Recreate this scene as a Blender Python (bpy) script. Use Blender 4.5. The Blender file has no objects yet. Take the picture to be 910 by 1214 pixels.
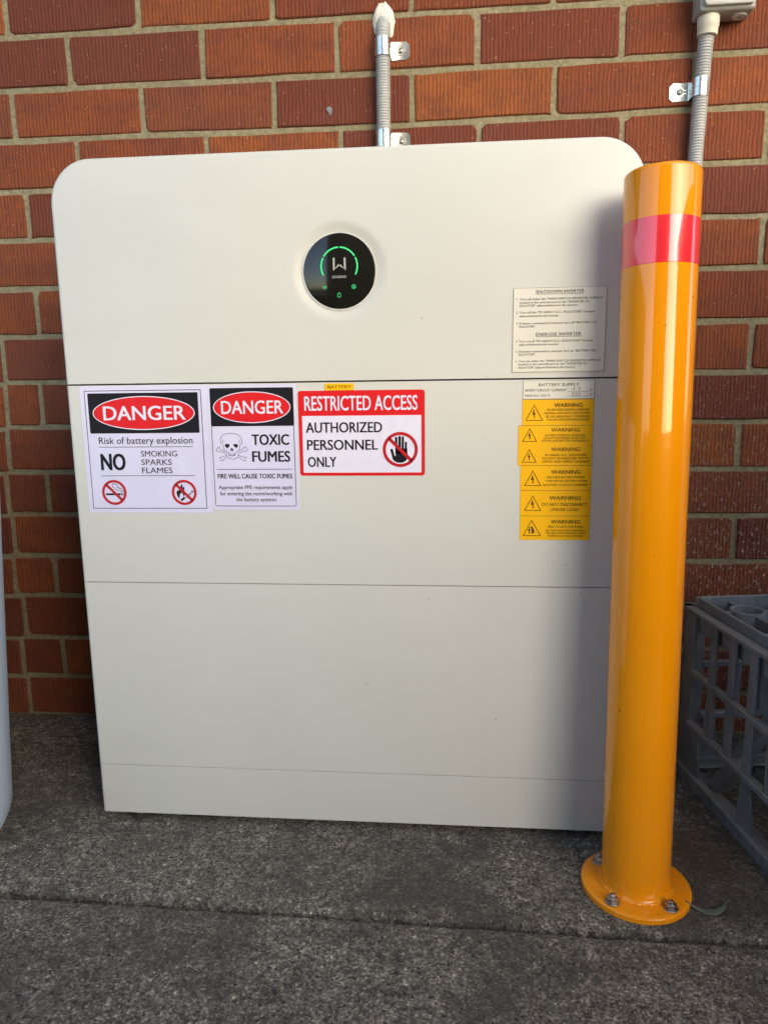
import bpy, bmesh, math, random
from math import sin, cos, pi, radians, sqrt, atan2
from mathutils import Vector, Matrix, noise

random.seed(11)
SC = bpy.context.scene
COL = SC.collection
MM = 0.001

# ---------------------------------------------------------------- camera
cam_d = bpy.data.cameras.new("camera")
cam_d.sensor_fit = 'HORIZONTAL'
cam_d.sensor_width = 36.0
cam_d.lens = 841.0 / 910.0 * 36.0
cam_d.clip_start = 0.01
cam_d.clip_end = 500
cam = bpy.data.objects.new("camera", cam_d)
COL.objects.link(cam)
_r = Vector((0.99618577, 0.08632533, -0.01272165))
_u = Vector((-0.0022727, 0.17141375, 0.98519651))
_f = Vector((-0.08722808, 0.98140983, -0.17095613))
cm = Matrix((( _r.x, _u.x, -_f.x, 0.7848876), (_r.y, _u.y, -_f.y, -1.3287712),
             (_r.z, _u.z, -_f.z, 0.6651802), (0, 0, 0, 1)))
cam.matrix_world = cm
SC.camera = cam

# ---------------------------------------------------------------- light
SUN_EL, SUN_AZ = radians(24), radians(36)          # azimuth: to the right of straight out from the wall
world = bpy.data.worlds.new("World")
SC.world = world
world.use_nodes = True
wn = world.node_tree
bg = wn.nodes["Background"]
sky = wn.nodes.new("ShaderNodeTexSky")
sky.sky_type = 'NISHITA'
sky.sun_disc = False
sky.sun_elevation = SUN_EL
sky.sun_rotation = pi - SUN_AZ
sky.dust_density = 0.8
sky.ozone_density = 1.0
wn.links.new(sky.outputs[0], bg.inputs[0])
bg.inputs[1].default_value = 0.15
sun_d = bpy.data.lights.new("sun", 'SUN')
sun_d.energy = 0.48
sun_d.angle = radians(52)
sun_d.color = (1.0, 0.80, 0.46)
sun = bpy.data.objects.new("sun", sun_d)
COL.objects.link(sun)
to_sun = Vector((sin(SUN_AZ) * cos(SUN_EL), -cos(SUN_AZ) * cos(SUN_EL), sin(SUN_EL)))
sun.rotation_euler = to_sun.to_track_quat('Z', 'Y').to_euler()
sun.location = (3, -5, 5)
vs = SC.view_settings
vs.view_transform = 'Standard'
vs.look = 'None'
vs.exposure = 1.74
vs.gamma = 1.0
vs.use_curve_mapping = False


# ---------------------------------------------------------------- materials
class NT:
    """small helper round a node tree"""
    def __init__(s, name):
        s.m = bpy.data.materials.new(name)
        s.m.use_nodes = True
        s.t = s.m.node_tree
        s.b = s.t.nodes["Principled BSDF"]

    def n(s, typ, **kw):
        nd = s.t.nodes.new("ShaderNode" + typ)
        for k, v in kw.items():
            setattr(nd, k, v)
        return nd

    def l(s, a, b):
        s.t.links.new(a, b)

    def noise(s, vec, scale, detail=4, rough=0.55):
        nd = s.n("TexNoise")
        nd.inputs["Scale"].default_value = scale
        nd.inputs["Detail"].default_value = detail
        nd.inputs["Roughness"].default_value = rough
        if vec is not None:
            s.l(vec, nd.inputs["Vector"])
        return nd.outputs["Fac"]

    def ramp(s, fac, stops):
        nd = s.n("ValToRGB")
        e = nd.color_ramp.elements
        e[0].position, e[0].color = stops[0][0], (*stops[0][1], 1)
        e[1].position, e[1].color = stops[-1][0], (*stops[-1][1], 1)
        for p, c in stops[1:-1]:
            q = e.new(p)
            q.color = (*c, 1)
        s.l(fac, nd.inputs[0])
        return nd.outputs[0]

    def mix(s, fac, a, b, typ='MIX'):
        nd = s.n("Mix", data_type='RGBA', blend_type=typ)
        for sock, v in ((nd.inputs[0], fac), (nd.inputs[6], a), (nd.inputs[7], b)):
            if hasattr(v, "is_output"):
                s.l(v, sock)
            elif isinstance(v, (tuple, list)):
                sock.default_value = (*v, 1)
            else:
                sock.default_value = v
        return nd.outputs[2]

    def math(s, op, a, b=None, clamp=False):
        nd = s.n("Math", operation=op, use_clamp=clamp)
        for i, v in enumerate((a, b)):
            if v is None:
                continue
            if hasattr(v, "is_output"):
                s.l(v, nd.inputs[i])
            else:
                nd.inputs[i].default_value = v
        return nd.outputs[0]

    def mapping(s, vec, scale=(1, 1, 1)):
        nd = s.n("Mapping")
        nd.inputs["Scale"].default_value = scale
        s.l(vec, nd.inputs["Vector"])
        return nd.outputs[0]

    def obj(s):
        return s.n("TexCoord").outputs["Object"]

    def pos(s):
        return s.n("NewGeometry").outputs["Position"]

    def bump(s, h, dist, strength=1.0, prev=None):
        nd = s.n("Bump")
        nd.inputs["Distance"].default_value = dist
        nd.inputs["Strength"].default_value = strength
        s.l(h, nd.inputs["Height"])
        if prev is not None:
            s.l(prev, nd.inputs["Normal"])
        return nd.outputs[0]

    def set(s, **kw):
        for k, v in kw.items():
            sock = s.b.inputs[k.replace("_", " ")]
            if hasattr(v, "is_output"):
                s.l(v, sock)
            elif isinstance(v, (tuple, list)):
                sock.default_value = (*v, 1) if len(v) == 3 else v
            else:
                sock.default_value = v
        return s.m


def plain(name, col, rough=0.5, var=0.06, scale=60, metal=0.0, bump=0.0, coat=0.0, spec=0.5):
    q = NT(name)
    f = q.noise(q.pos(), scale, 5)
    lo = tuple(c * (1 - var) for c in col)
    hi = tuple(min(1, c * (1 + var)) for c in col)
    c = q.ramp(f, [(0.3, lo), (0.7, hi)])
    r = q.math('ADD', q.math('MULTIPLY', q.noise(q.pos(), scale * 0.4, 3), 0.16), rough - 0.08, True)
    q.set(Base_Color=c, Roughness=r, Metallic=metal, Coat_Weight=coat, Specular_IOR_Level=spec)
    if bump:
        q.set(Normal=q.bump(q.noise(q.pos(), scale * 6, 3), bump))
    return q.m


# --- ridged red brick
q = NT("ridged_brick")
oi = q.n("ObjectInfo")
v = q.n("VectorMath", operation='ADD')
q.l(q.obj(), v.inputs[0])
cmb = q.n("CombineXYZ")
q.l(q.math('MULTIPLY', oi.outputs["Random"], 37.0), cmb.inputs[0])
q.l(q.math('MULTIPLY', oi.outputs["Random"], 91.0), cmb.inputs[2])
q.l(cmb.outputs[0], v.inputs[1])
vec = v.outputs[0]
wob = q.noise(q.mapping(vec, (75, 75, 26)), 1.0, 5, 0.7)
sx = q.n("SeparateXYZ")
q.l(vec, sx.inputs[0])
ph = q.math('ADD', q.math('MULTIPLY', sx.outputs[0], 2 * pi / 0.0066), q.math('MULTIPLY', wob, 11.0))
rib = q.math('ADD', q.math('MULTIPLY', q.math('SINE', ph), 0.5), 0.5)
drag = q.noise(q.mapping(vec, (420, 420, 42)), 1.0, 4, 0.7)
grain = q.noise(vec, 520, 4, 0.7)
patch = q.noise(q.mapping(vec, (1, 1, 1.6)), 13, 3)
base = q.ramp(oi.outputs["Random"], [(0.0, (0.16, 0.042, 0.025)), (0.25, (0.24, 0.061, 0.024)), (0.5, (0.285, 0.076, 0.026)),
                                     (0.72, (0.31, 0.085, 0.028)), (0.88, (0.36, 0.108, 0.028)), (1.0, (0.15, 0.044, 0.033))])
c1 = q.mix(q.ramp(patch, [(0.4, (0, 0, 0)), (0.72, (0.75, 0.75, 0.75))]), base, (0.17, 0.052, 0.034))
groove = q.math('MULTIPLY', q.math('SUBTRACT', 1.0, rib), q.math('ADD', 0.25, drag), True)
c2 = q.mix(q.math('MULTIPLY', q.math('MULTIPLY', groove, q.ramp(q.noise(q.mapping(vec, (70, 70, 90)), 1.0, 3), [(0.3, (0.25, 0.25, 0.25)), (0.7, (1, 1, 1))])), 0.85), c1, (0.085, 0.027, 0.016))
c3 = q.mix(q.ramp(grain, [(0.30, (0.5, 0.5, 0.5)), (0.5, (0, 0, 0))]), c2, (0.10, 0.034, 0.02))
vo = q.n("TexVoronoi")
vo.inputs["Scale"].default_value = 120
q.l(vec, vo.inputs["Vector"])
spk = q.math('MULTIPLY', q.math('LESS_THAN', vo.outputs["Distance"], 0.115),
             q.math('GREATER_THAN', q.noise(vec, 60, 2), 0.55))
c4 = q.mix(q.math('MULTIPLY', spk, 0.75), c3, (0.50, 0.36, 0.22))
# lime bloom on the low courses at the right
pz = q.n("SeparateXYZ")
q.l(q.pos(), pz.inputs[0])
mr = q.n("MapRange")
for i, val in ((1, 0.75), (2, 0.35), (3, 0.0), (4, 1.0)):
    mr.inputs[i].default_value = val
q.l(pz.outputs[2], mr.inputs[0])
rx = q.math('GREATER_THAN', pz.outputs[0], 1.05)
blo = q.ramp(q.noise(q.mapping(q.pos(), (190, 190, 110)), 1.0, 6, 0.75), [(0.56, (0, 0, 0)), (0.66, (1, 1, 1))])
c5 = q.mix(q.math('MULTIPLY', q.math('MULTIPLY', mr.outputs[0], rx), q.math('MULTIPLY', blo, 0.9)), c4, (0.60, 0.54, 0.48))
ht = q.math('ADD', q.math('MULTIPLY', rib, q.math('ADD', 0.1, q.math('MULTIPLY', drag, 1.1))),
            q.math('ADD', q.math('MULTIPLY', drag, 0.75), q.math('MULTIPLY', grain, 0.4)))
M_BRICK = q.set(Base_Color=c5, Roughness=0.86, Specular_IOR_Level=0.25, Normal=q.bump(ht, 0.0017))

# --- mortar
q = NT("sandy_mortar")
P = q.pos()
f1 = q.noise(P, 160, 6, 0.7)
f2 = q.noise(P, 9, 3)
c = q.ramp(f1, [(0.28, (0.16, 0.135, 0.078)), (0.5, (0.28, 0.238, 0.142)), (0.72, (0.41, 0.36, 0.23))])
c = q.mix(q.ramp(f2, [(0.35, (0, 0, 0)), (0.75, (0.5, 0.5, 0.5))]), c, (0.175, 0.155, 0.082))
M_MORTAR = q.set(Base_Color=c, Roughness=0.93, Specular_IOR_Level=0.2,
                 Normal=q.bump(q.math('ADD', f1, q.math('MULTIPLY', q.noise(P, 600, 2), 0.4)), 0.0022))

# --- old concrete
q = NT("weathered_concrete")
P = q.pos()
big = q.noise(P, 5.5, 5, 0.6)
mid = q.noise(P, 38, 6, 0.7)
fine = q.noise(P, 250, 6, 0.85)
mid2 = q.noise(P, 105, 5, 0.75)
tt = q.math('ADD', q.math('ADD', q.math('MULTIPLY', fine, 0.42), q.math('MULTIPLY', mid2, 0.34)), q.math('MULTIPLY', mid, 0.24))
c = q.ramp(tt, [(0.40, (0.032, 0.028, 0.021)), (0.465, (0.14, 0.126, 0.100)), (0.53, (0.28, 0.255, 0.207)), (0.60, (0.66, 0.60, 0.49))])
vc = q.n("TexVoronoi")
vc.inputs["Scale"].default_value = 430
q.l(P, vc.inputs["Vector"])
sc_ = q.n("SeparateColor")
q.l(vc.outputs["Color"], sc_.inputs[0])
grainy = q.ramp(sc_.outputs[0], [(0.0, (0.42, 0.42, 0.42)), (0.6, (0.95, 0.95, 0.95)), (0.86, (1.15, 1.13, 1.1)), (1.0, (2.1, 2.05, 1.9))])
c = q.mix(1.0, c, grainy, 'MULTIPLY')
c = q.mix(q.ramp(big, [(0.38, (0.7, 0.7, 0.7)), (0.58, (0, 0, 0))]), c, (0.085, 0.075, 0.060))
vo = q.n("TexVoronoi")
vo.inputs["Scale"].default_value = 62
q.l(q.mapping(P, (1, 1.3, 1)), vo.inputs["Vector"])
pit = q.math('MULTIPLY', q.math('LESS_THAN', q.math('ADD', vo.outputs["Distance"], q.math('MULTIPLY', fine, 0.5)), 0.40), q.math('GREATER_THAN', mid, 0.47))
c = q.mix(q.math('MULTIPLY', pit, 0.85), c, (0.028, 0.026, 0.023))
scuff = q.ramp(q.noise(q.mapping(P, (1.0, 1.7, 1)), 7.5, 7, 0.72), [(0.63, (0, 0, 0)), (0.71, (0.85, 0.85, 0.85))])
c = q.mix(q.math('MULTIPLY', scuff, q.math('GREATER_THAN', fine, 0.45)), c, (0.52, 0.50, 0.46))
# brown stain beside the crate
sx = q.n("SeparateXYZ")
q.l(P, sx.inputs[0])
dx = q.math('SUBTRACT', sx.outputs[0], 1.15)
dy = q.math('SUBTRACT', sx.outputs[1], -0.37)
dd = q.math('SQRT', q.math('ADD', q.math('MULTIPLY', dx, dx), q.math('MULTIPLY', dy, dy)))
st = q.math('MULTIPLY', q.math('SUBTRACT', 1.0, q.math('MULTIPLY', dd, 6.5), True), q.math('ADD', 0.35, q.noise(P, 28, 4)), True)
c = q.mix(q.math('MULTIPLY', st, 0.8), c, (0.095, 0.052, 0.026))
h = q.math('ADD', q.math('MULTIPLY', fine, 1.0), q.math('SUBTRACT', q.math('ADD', q.math('MULTIPLY', mid, 0.6), mid2), q.math('MULTIPLY', pit, 0.4)))
M_CONC = q.set(Base_Color=c, Roughness=0.9, Specular_IOR_Level=0.3, Normal=q.bump(h, 0.0042))

q = NT("joint_dirt")
P = q.pos()
c = q.ramp(q.noise(P, 300, 4, 0.7), [(0.35, (0.008, 0.007, 0.006)), (0.7, (0.045, 0.038, 0.03))])
M_DIRT = q.set(Base_Color=c, Roughness=1.0, Normal=q.bump(q.noise(P, 400, 3), 0.002))

# --- white powder coat with faint orange peel and a few dust specks
q = NT("white_powder_coat")
P = q.pos()
c = q.ramp(q.noise(P, 3.2, 3), [(0.3, (0.59, 0.58, 0.515)), (0.7, (0.625, 0.615, 0.55))])
vo = q.n("TexVoronoi")
vo.inputs["Scale"].default_value = 26
q.l(P, vo.inputs["Vector"])
sp = q.math('MULTIPLY', q.math('LESS_THAN', vo.outputs["Distance"], 0.026), q.math('GREATER_THAN', q.noise(P, 17, 2), 0.52))
c = q.mix(q.math('MULTIPLY', sp, 0.8), c, (0.16, 0.14, 0.12))
smear = q.ramp(q.noise(q.mapping(P, (5, 5, 16)), 1.0, 6, 0.65), [(0.5, (0, 0, 0)), (0.75, (1, 1, 1))])
c = q.mix(q.math('MULTIPLY', smear, 0.10), c, (0.44, 0.42, 0.37))
r = q.math('ADD', 0.33, q.math('ADD', q.math('MULTIPLY', q.noise(P, 14, 4), 0.14), q.math('MULTIPLY', smear, 0.12)))
M_WHITE = q.set(Base_Color=c, Roughness=r, Normal=q.bump(q.noise(P, 420, 2), 0.00006))

# --- yellow bollard enamel
q = NT("amber_enamel")
P = q.pos()
c = q.ramp(q.noise(P, 6, 4), [(0.3, (0.86, 0.285, 0.001)), (0.7, (0.91, 0.31, 0.002))])
sz = q.n("SeparateXYZ")
q.l(P, sz.inputs[0])
low = q.n("MapRange")
for i, val in ((1, 0.20), (2, 0.02), (3, 0.0), (4, 1.0)):
    low.inputs[i].default_value = val
q.l(sz.outputs[2], low.inputs[0])
dust = q.math('MULTIPLY', low.outputs[0], q.ramp(q.noise(P, 170, 6, 0.75), [(0.48, (0, 0, 0)), (0.72, (0.6, 0.6, 0.6))]))
c = q.mix(q.math('MULTIPLY', dust, 0.7), c, (0.50, 0.24, 0.05))
vo = q.n("TexVoronoi")
vo.inputs["Scale"].default_value = 55
q.l(P, vo.inputs["Vector"])
chip = q.math('MULTIPLY', q.math('LESS_THAN', vo.outputs["Distance"], 0.075), q.math('GREATER_THAN', q.noise(P, 21, 3), 0.56))
c = q.mix(q.math('MULTIPLY', chip, 0.75), c, (0.16, 0.075, 0.02))
rub = q.ramp(q.noise(q.mapping(P, (260, 260, 22)), 1.0, 4, 0.7), [(0.62, (0, 0, 0)), (0.74, (1, 1, 1))])
c = q.mix(q.math('MULTIPLY', q.math('MULTIPLY', rub, q.noise(P, 5, 2)), 0.35), c, (0.62, 0.27, 0.03))
r = q.math('ADD', 0.17, q.math('ADD', q.math('MULTIPLY', low.outputs[0], 0.22), q.math('MULTIPLY', q.noise(q.mapping(P, (60, 60, 8)), 1, 3), 0.12)))
M_AMBER = q.set(Base_Color=c, Roughness=r, Coat_Weight=1.0, Coat_Roughness=0.04, Coat_IOR=1.5, Specular_IOR_Level=0.1,
                Normal=q.bump(q.noise(q.mapping(P, (90, 90, 12)), 1, 2), 0.00025))

# --- red reflective tape: faint fine grid relief
q = NT("red_reflective_tape")
P = q.pos()
vo = q.n("TexVoronoi", feature='F1')
vo.inputs["Scale"].default_value = 330
q.l(P, vo.inputs["Vector"])
c = q.ramp(q.noise(P, 40, 3), [(0.3, (0.84, 0.018, 0.026)), (0.7, (0.92, 0.026, 0.034))])
M_RED_TAPE = q.set(Base_Color=c, Roughness=0.25, Coat_Weight=1.0, Coat_Roughness=0.07, Coat_IOR=1.65,
                   Normal=q.bump(vo.outputs["Distance"], 0.00012))

M_BLACK_GLASS = plain("black_glass", (0.010, 0.0095, 0.007), 0.09, 0.1, 20)
M_RIM = plain("light_trim", (0.72, 0.70, 0.64), 0.3)
M_PVC = plain("grey_conduit_pvc", (0.44, 0.445, 0.44), 0.42, 0.08, 90)
M_PVC_CREAM = plain("cream_gland_pvc", (0.62, 0.585, 0.47), 0.45, 0.06, 70)
M_BOX = plain("grey_box_plastic", (0.33, 0.325, 0.30), 0.42, 0.06, 50, bump=0.0001)
M_BOX_LID = plain("clear_lid_rim", (0.55, 0.54, 0.50), 0.3, 0.05, 50)
M_SEAL = plain("white_sealant", (0.78, 0.73, 0.60), 0.6, 0.12, 90, bump=0.0012)
M_ZINC = plain("galvanised_steel", (0.70, 0.68, 0.60), 0.27, 0.15, 120, metal=1.0)
M_STEEL = plain("bolt_steel", (0.42, 0.40, 0.38), 0.3, 0.35, 240, metal=1.0, bump=0.0003)
M_DARK = plain("dark_recess", (0.012, 0.012, 0.012), 0.8)
M_FOOT = plain("black_rubber", (0.02, 0.02, 0.02), 0.7)
M_PAPER = plain("lilac_white_vinyl", (0.66, 0.63, 0.78), 0.33, 0.03, 25)
M_CREAM = plain("cream_engraved_label", (0.73, 0.70, 0.59), 0.38, 0.03, 25)
M_YELLOW = plain("yellow_label_plastic", (0.92, 0.47, 0.001), 0.5, 0.03, 25, spec=0.25)
M_INK = plain("black_ink", (0.009, 0.008, 0.011), 0.5, spec=0.2)
M_INK_BROWN = plain("dark_brown_ink", (0.030, 0.011, 0.004), 0.5, spec=0.2)
M_INK_GREY = plain("grey_ink", (0.022, 0.02, 0.016), 0.55, spec=0.2)
M_INK_RED = plain("sign_red", (0.66, 0.010, 0.014), 0.42, 0.05, spec=0.25)
M_INK_DARKRED = plain("pictogram_red", (0.46, 0.012, 0.018), 0.42, 0.05, spec=0.25)
M_INK_WHITE = plain("white_ink", (0.74, 0.70, 0.80), 0.36, 0.03)
M_LOGO = plain("silver_print", (0.42, 0.42, 0.37), 0.4, 0.05)
M_TUB = plain("pale_tub_plastic", (0.70, 0.82, 0.96), 0.34, 0.03, 8)
M_LEAF = plain("dry_gum_leaf", (0.13, 0.145, 0.10), 0.5, 0.25, 60)

q = NT("green_led")
c = (0.05, 0.9, 0.24)
q.set(Base_Color=(0.02, 0.2, 0.08), Emission_Color=c, Emission_Strength=0.26)
M_LED = q.m
q = NT("dim_green_led")
q.set(Base_Color=(0.02, 0.2, 0.08), Emission_Color=(0.03, 0.85, 0.24), Emission_Strength=0.16)
M_LED_DIM = q.m

q = NT("crate_plastic")
P = q.pos()
f = q.noise(q.mapping(P, (1, 1, 0.5)), 55, 6, 0.7)
c = q.ramp(f, [(0.3, (0.115, 0.124, 0.14)), (0.7, (0.22, 0.232, 0.252))])
nz = q.n("SeparateXYZ")
q.l(q.n("NewGeometry").outputs["Normal"], nz.inputs[0])
up = q.math('MULTIPLY', q.math('GREATER_THAN', nz.outputs[2], 0.5), q.ramp(q.noise(P, 30, 5, 0.7), [(0.3, (0.25, 0.25, 0.25)), (0.7, (1, 1, 1))]))
c = q.mix(q.math('MULTIPLY', up, 0.6), c, (0.36, 0.33, 0.25))       # settled dust
M_CRATE = q.set(Base_Color=c, Roughness=0.55, Normal=q.bump(f, 0.0006))


# ---------------------------------------------------------------- object helpers
def link(name, mesh, mat, parent=None):
    o = bpy.data.objects.new(name, mesh)
    COL.objects.link(o)
    if mat is not None and not mesh.materials:
        mesh.materials.append(mat)
    if parent is not None:
        o.parent = parent
    return o


def mesh_of(name, verts, faces, smooth=False):
    me = bpy.data.meshes.new(name)
    me.from_pydata([tuple(v) for v in verts], [], faces)
    me.update()
    if smooth:
        me.polygons.foreach_set("use_smooth", [True] * len(me.polygons))
    return me


def bm_obj(name, bm, mat, parent=None, smooth=False, angle=None):
    bmesh.ops.recalc_face_normals(bm, faces=bm.faces[:])
    me = bpy.data.meshes.new(name)
    bm.to_mesh(me)
    bm.free()
    if smooth:
        me.polygons.foreach_set("use_smooth", [True] * len(me.polygons))
        if angle:
            me.set_sharp_from_angle(angle=radians(angle))
    return link(name, me, mat, parent)


def thing(name, label, cat, loc=(0, 0, 0), group=None):
    o = bpy.data.objects.new(name, None)
    COL.objects.link(o)
    o.empty_display_size = 0.05
    o.location = loc
    o["label"] = label
    o["category"] = cat
    if group:
        o["group"] = group
    return o


def keep(o, root):
    """parent o to root keeping its place (roots are only moved, never turned, here)"""
    o.parent = root
    o.location = Vector(o.location) - Vector(root.location)
    return o


def add_box(bm, x0, x1, y0, y1, z0, z1, bev=0.0, mat=None, seg=1):
    r = bmesh.ops.create_cube(bm, size=1.0)
    vs_ = r["verts"]
    bmesh.ops.scale(bm, vec=(x1 - x0, y1 - y0, z1 - z0), verts=vs_)
    bmesh.ops.translate(bm, vec=((x0 + x1) / 2, (y0 + y1) / 2, (z0 + z1) / 2), verts=vs_)
    if bev:
        ed = list({e for v_ in vs_ for e in v_.link_edges})
        rr = bmesh.ops.bevel(bm, geom=ed, offset=bev, segments=seg, affect='EDGES', profile=0.5)
        vs_ = list({v_ for f_ in rr["faces"] for v_ in f_.verts} | {v_ for v_ in vs_ if v_.is_valid})
    if mat is not None:
        bmesh.ops.transform(bm, matrix=mat, verts=vs_)
    return vs_


def lathe(prof, n=48, cap0=False, cap1=False):
    """prof: list of (r, z)"""
    V, F = [], []
    for r, z in prof:
        for k in range(n):
            a = 2 * pi * k / n
            V.append((r * cos(a), r * sin(a), z))
    for i in range(len(prof) - 1):
        for k in range(n):
            a, b = i * n + k, i * n + (k + 1) % n
            F.append((a, b, b + n, a + n))
    if cap0:
        F.append(tuple(range(n))[::-1])
    if cap1:
        F.append(tuple(range((len(prof) - 1) * n, len(prof) * n)))
    return V, F


# ---------------------------------------------------------------- the pavement
pave = bpy.data.objects.new("pavement", None)
COL.objects.link(pave)
pave["kind"] = "structure"


def joint_y(x):
    return -0.5165 - 0.0185 * (x - 0.1)


def slab(name, back):
    """concrete slab whose joint edge is worn and uneven"""
    X = [-1.6 + i * 0.02 for i in range(231)]
    prof = [(0.0, -0.05), (0.0, -0.007), (0.0012, -0.0035), (0.004, -0.0012), (0.009, -0.0002), (0.02, 0.0), (0.2, 0.0), (1.2 if back else 3.1, 0.0)]
    V, F = [], []
    sgn = 1 if back else -1
    for x in X:
        j = (noise.noise(Vector((x * 14, 3.1 + sgn, 0))) * 0.0022 + noise.noise(Vector((x * 55, 7.7 + sgn, 0))) * 0.0013)
        ch = max(0.0, noise.noise(Vector((x * 23, 1.4 * sgn, 5))) - 0.25) * 0.006
        for i, (d, z) in enumerate(prof):
            w = max(0, 1 - d / 0.015)
            V.append((x, joint_y(x) + sgn * (0.0056 + d + (j + ch) * w), z - ch * 0.6 * (1 if 1 < i < 4 else 0)))
    m = len(prof)
    for i in range(len(X) - 1):
        for k in range(m - 1):
            F.append((i * m + k, i * m + k + 1, (i + 1) * m + k + 1, (i + 1) * m + k))
    bm = bmesh.new()
    vv = [bm.verts.new(v_) for v_ in V]
    for f_ in F:
        bm.faces.new([vv[i] for i in f_])
    o = bm_obj(name, bm, M_CONC, pave, smooth=True)
    if sum(p_.normal.z for p_ in o.data.polygons) < 0:
        o.data.flip_normals()
    return o


slab("concrete_slab", True)
slab("concrete_slab", False)
bm = bmesh.new()
add_box(bm, -1.6, 3.0, -0.60, -0.44, -0.06, -0.018)
dirt = bm_obj("joint_dirt", bm, M_DIRT, pave)

q = NT("dry_ground")
P = q.pos()
c = q.ramp(q.noise(P, 2.0, 6, 0.65), [(0.3, (0.075, 0.068, 0.055)), (0.7, (0.14, 0.125, 0.10))])
M_GROUND = q.set(Base_Color=c, Roughness=0.95, Normal=q.bump(q.noise(P, 30, 4), 0.01))
bm = bmesh.new()
bmesh.ops.create_grid(bm, x_segments=2, y_segments=2, size=150)
bmesh.ops.translate(bm, vec=(0, 0, -0.062), verts=bm.verts[:])
g = bm_obj("ground", bm, M_GROUND)
g["kind"] = "structure"

# ---------------------------------------------------------------- the brick wall
wall = thing("brick_wall", "ridged red brick wall with sandy mortar behind the white cabinet", "wall")
DEV_L = {1: 2.3, 2: 0.9, 3: 2.4, 4: 1.0, 5: 1.1, 6: -0.1, 7: -2.6, 8: -1.5, 9: -2.3, 10: -3.8, 11: -2.6, 12: -1.5, 13: 1.9, 14: -2.0, 15: 0.4}
DEV_M = {1: 1.5, 2: -2.0, 3: -0.8, 4: 0.5}
DEV_R = {1: 0.5, 2: 1.7, 3: 3.8, 4: 3.6, 5: 3.4, 6: 4.0, 7: 1.0, 8: -0.8, 9: -1.6, 10: -1.7, 11: -1.7, 12: -1.5}


def bed(k, x):
    """height in mm of bed joint k at x (mm)"""
    l, r = DEV_L.get(k, 0.0), DEV_R.get(k, 0.0)
    m = DEV_M.get(k, (l + r) / 2)
    t = max(-0.3, min(1.3, x / 1300.0))
    d = l + (m - l) * t * 2 if t < 0.5 else m + (r - m) * (t - 0.5) * 2
    return 1376 - 86 * k + d


PERP = {1: {0: 3.1, 240: 245.3, 480: 485.0, 720: 724.2},
        2: {120: 112.6, 360: 357.9, 600: 595.8, 840: 835.8, 1080: 1075.0},
        3: {0: -0.4, 240: 241.7, 480: 482.3, 720: 724.7, 960: 966.5},
        4: {120: 115.1, 360: 357.0, 600: 599.7, 840: 840.1, 1080: 1081.9, 1320: 1318.4},
        5: {0: 9.9}, 7: {0: 9.9}, 9: {0: 1.7}, 11: {0: -2.6}, 13: {0: -1.9}, 15: {0: -1.0},
        6: {1320: 1324.1}, 8: {1320: 1318.2}, 10: {1320: 1308.3}, 12: {1320: 1312.8}}
STRAIGHT = {8: -66, 9: -70, 10: -75, 11: -86, 12: -82, 13: -89, 14: -76, 15: -90, 16: -84}   # the straight joint low at the left
RB = random.Random(5)


def brick_mesh(x0, x1, z0a, z0b, z1a, z1b, rng):
    """one ragged-edged brick face with arrised edges, centred on its own origin; mm in, metres out"""
    cx, cz = (x0 + x1) / 2, (z0a + z0b + z1a + z1b) / 4
    n = 5
    ring = []
    TL, TS = (0.0, 0.035, 0.35, 0.65, 0.965), (0.0, 0.11, 0.89)
    for t in TL:
        ring.append((x0 + (x1 - x0) * t, z0a + (z0b - z0a) * t, 0, 1))
    for t in TS:
        ring.append((x1, z0b + (z1b - z0b) * t, 1, 0))
    for t in TL:
        ring.append((x1 + (x0 - x1) * t, z1b + (z1a - z1b) * t, 0, 1))
    for t in TS:
        ring.append((x0, z1a + (z0a - z1a) * t, 1, 0))
    ring = [(x + rng.gauss(0, 0.75), z + rng.gauss(0, 0.75)) for x, z, _, _ in ring]
    for i in (0, n, n + 3, 2 * n + 3):
        if rng.random() < 0.22:                              # a knocked corner
            k = rng.uniform(1.5, 5.0)
            x, z = ring[i]
            ring[i] = (x - math.copysign(k, x - cx), z - math.copysign(k * 0.8, z - cz))
    yf = rng.uniform(-0.9, 0.9)
    tilt = rng.uniform(-0.6, 0.6)
    m = len(ring)
    V = []
    for s, y in ((1.9, yf), (0.0, yf + 2.2), (-0.4, 16.0)):
        for x, z in ring:
            sx_ = x - cx
            sz_ = z - cz
            V.append(((sx_ - math.copysign(s, sx_)) * MM, (y + (tilt * sx_ / 115 if s > 0 else 0)) * MM, (sz_ - math.copysign(s, sz_)) * MM))
    F = [tuple(range(m))]
    for r in range(2):
        for i in range(m):
            j = (i + 1) % m
            F.append((r * m + i, (r + 1) * m + i, (r + 1) * m + j, r * m + j))
    return V, F, (cx * MM, 0.0, cz * MM)


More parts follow.
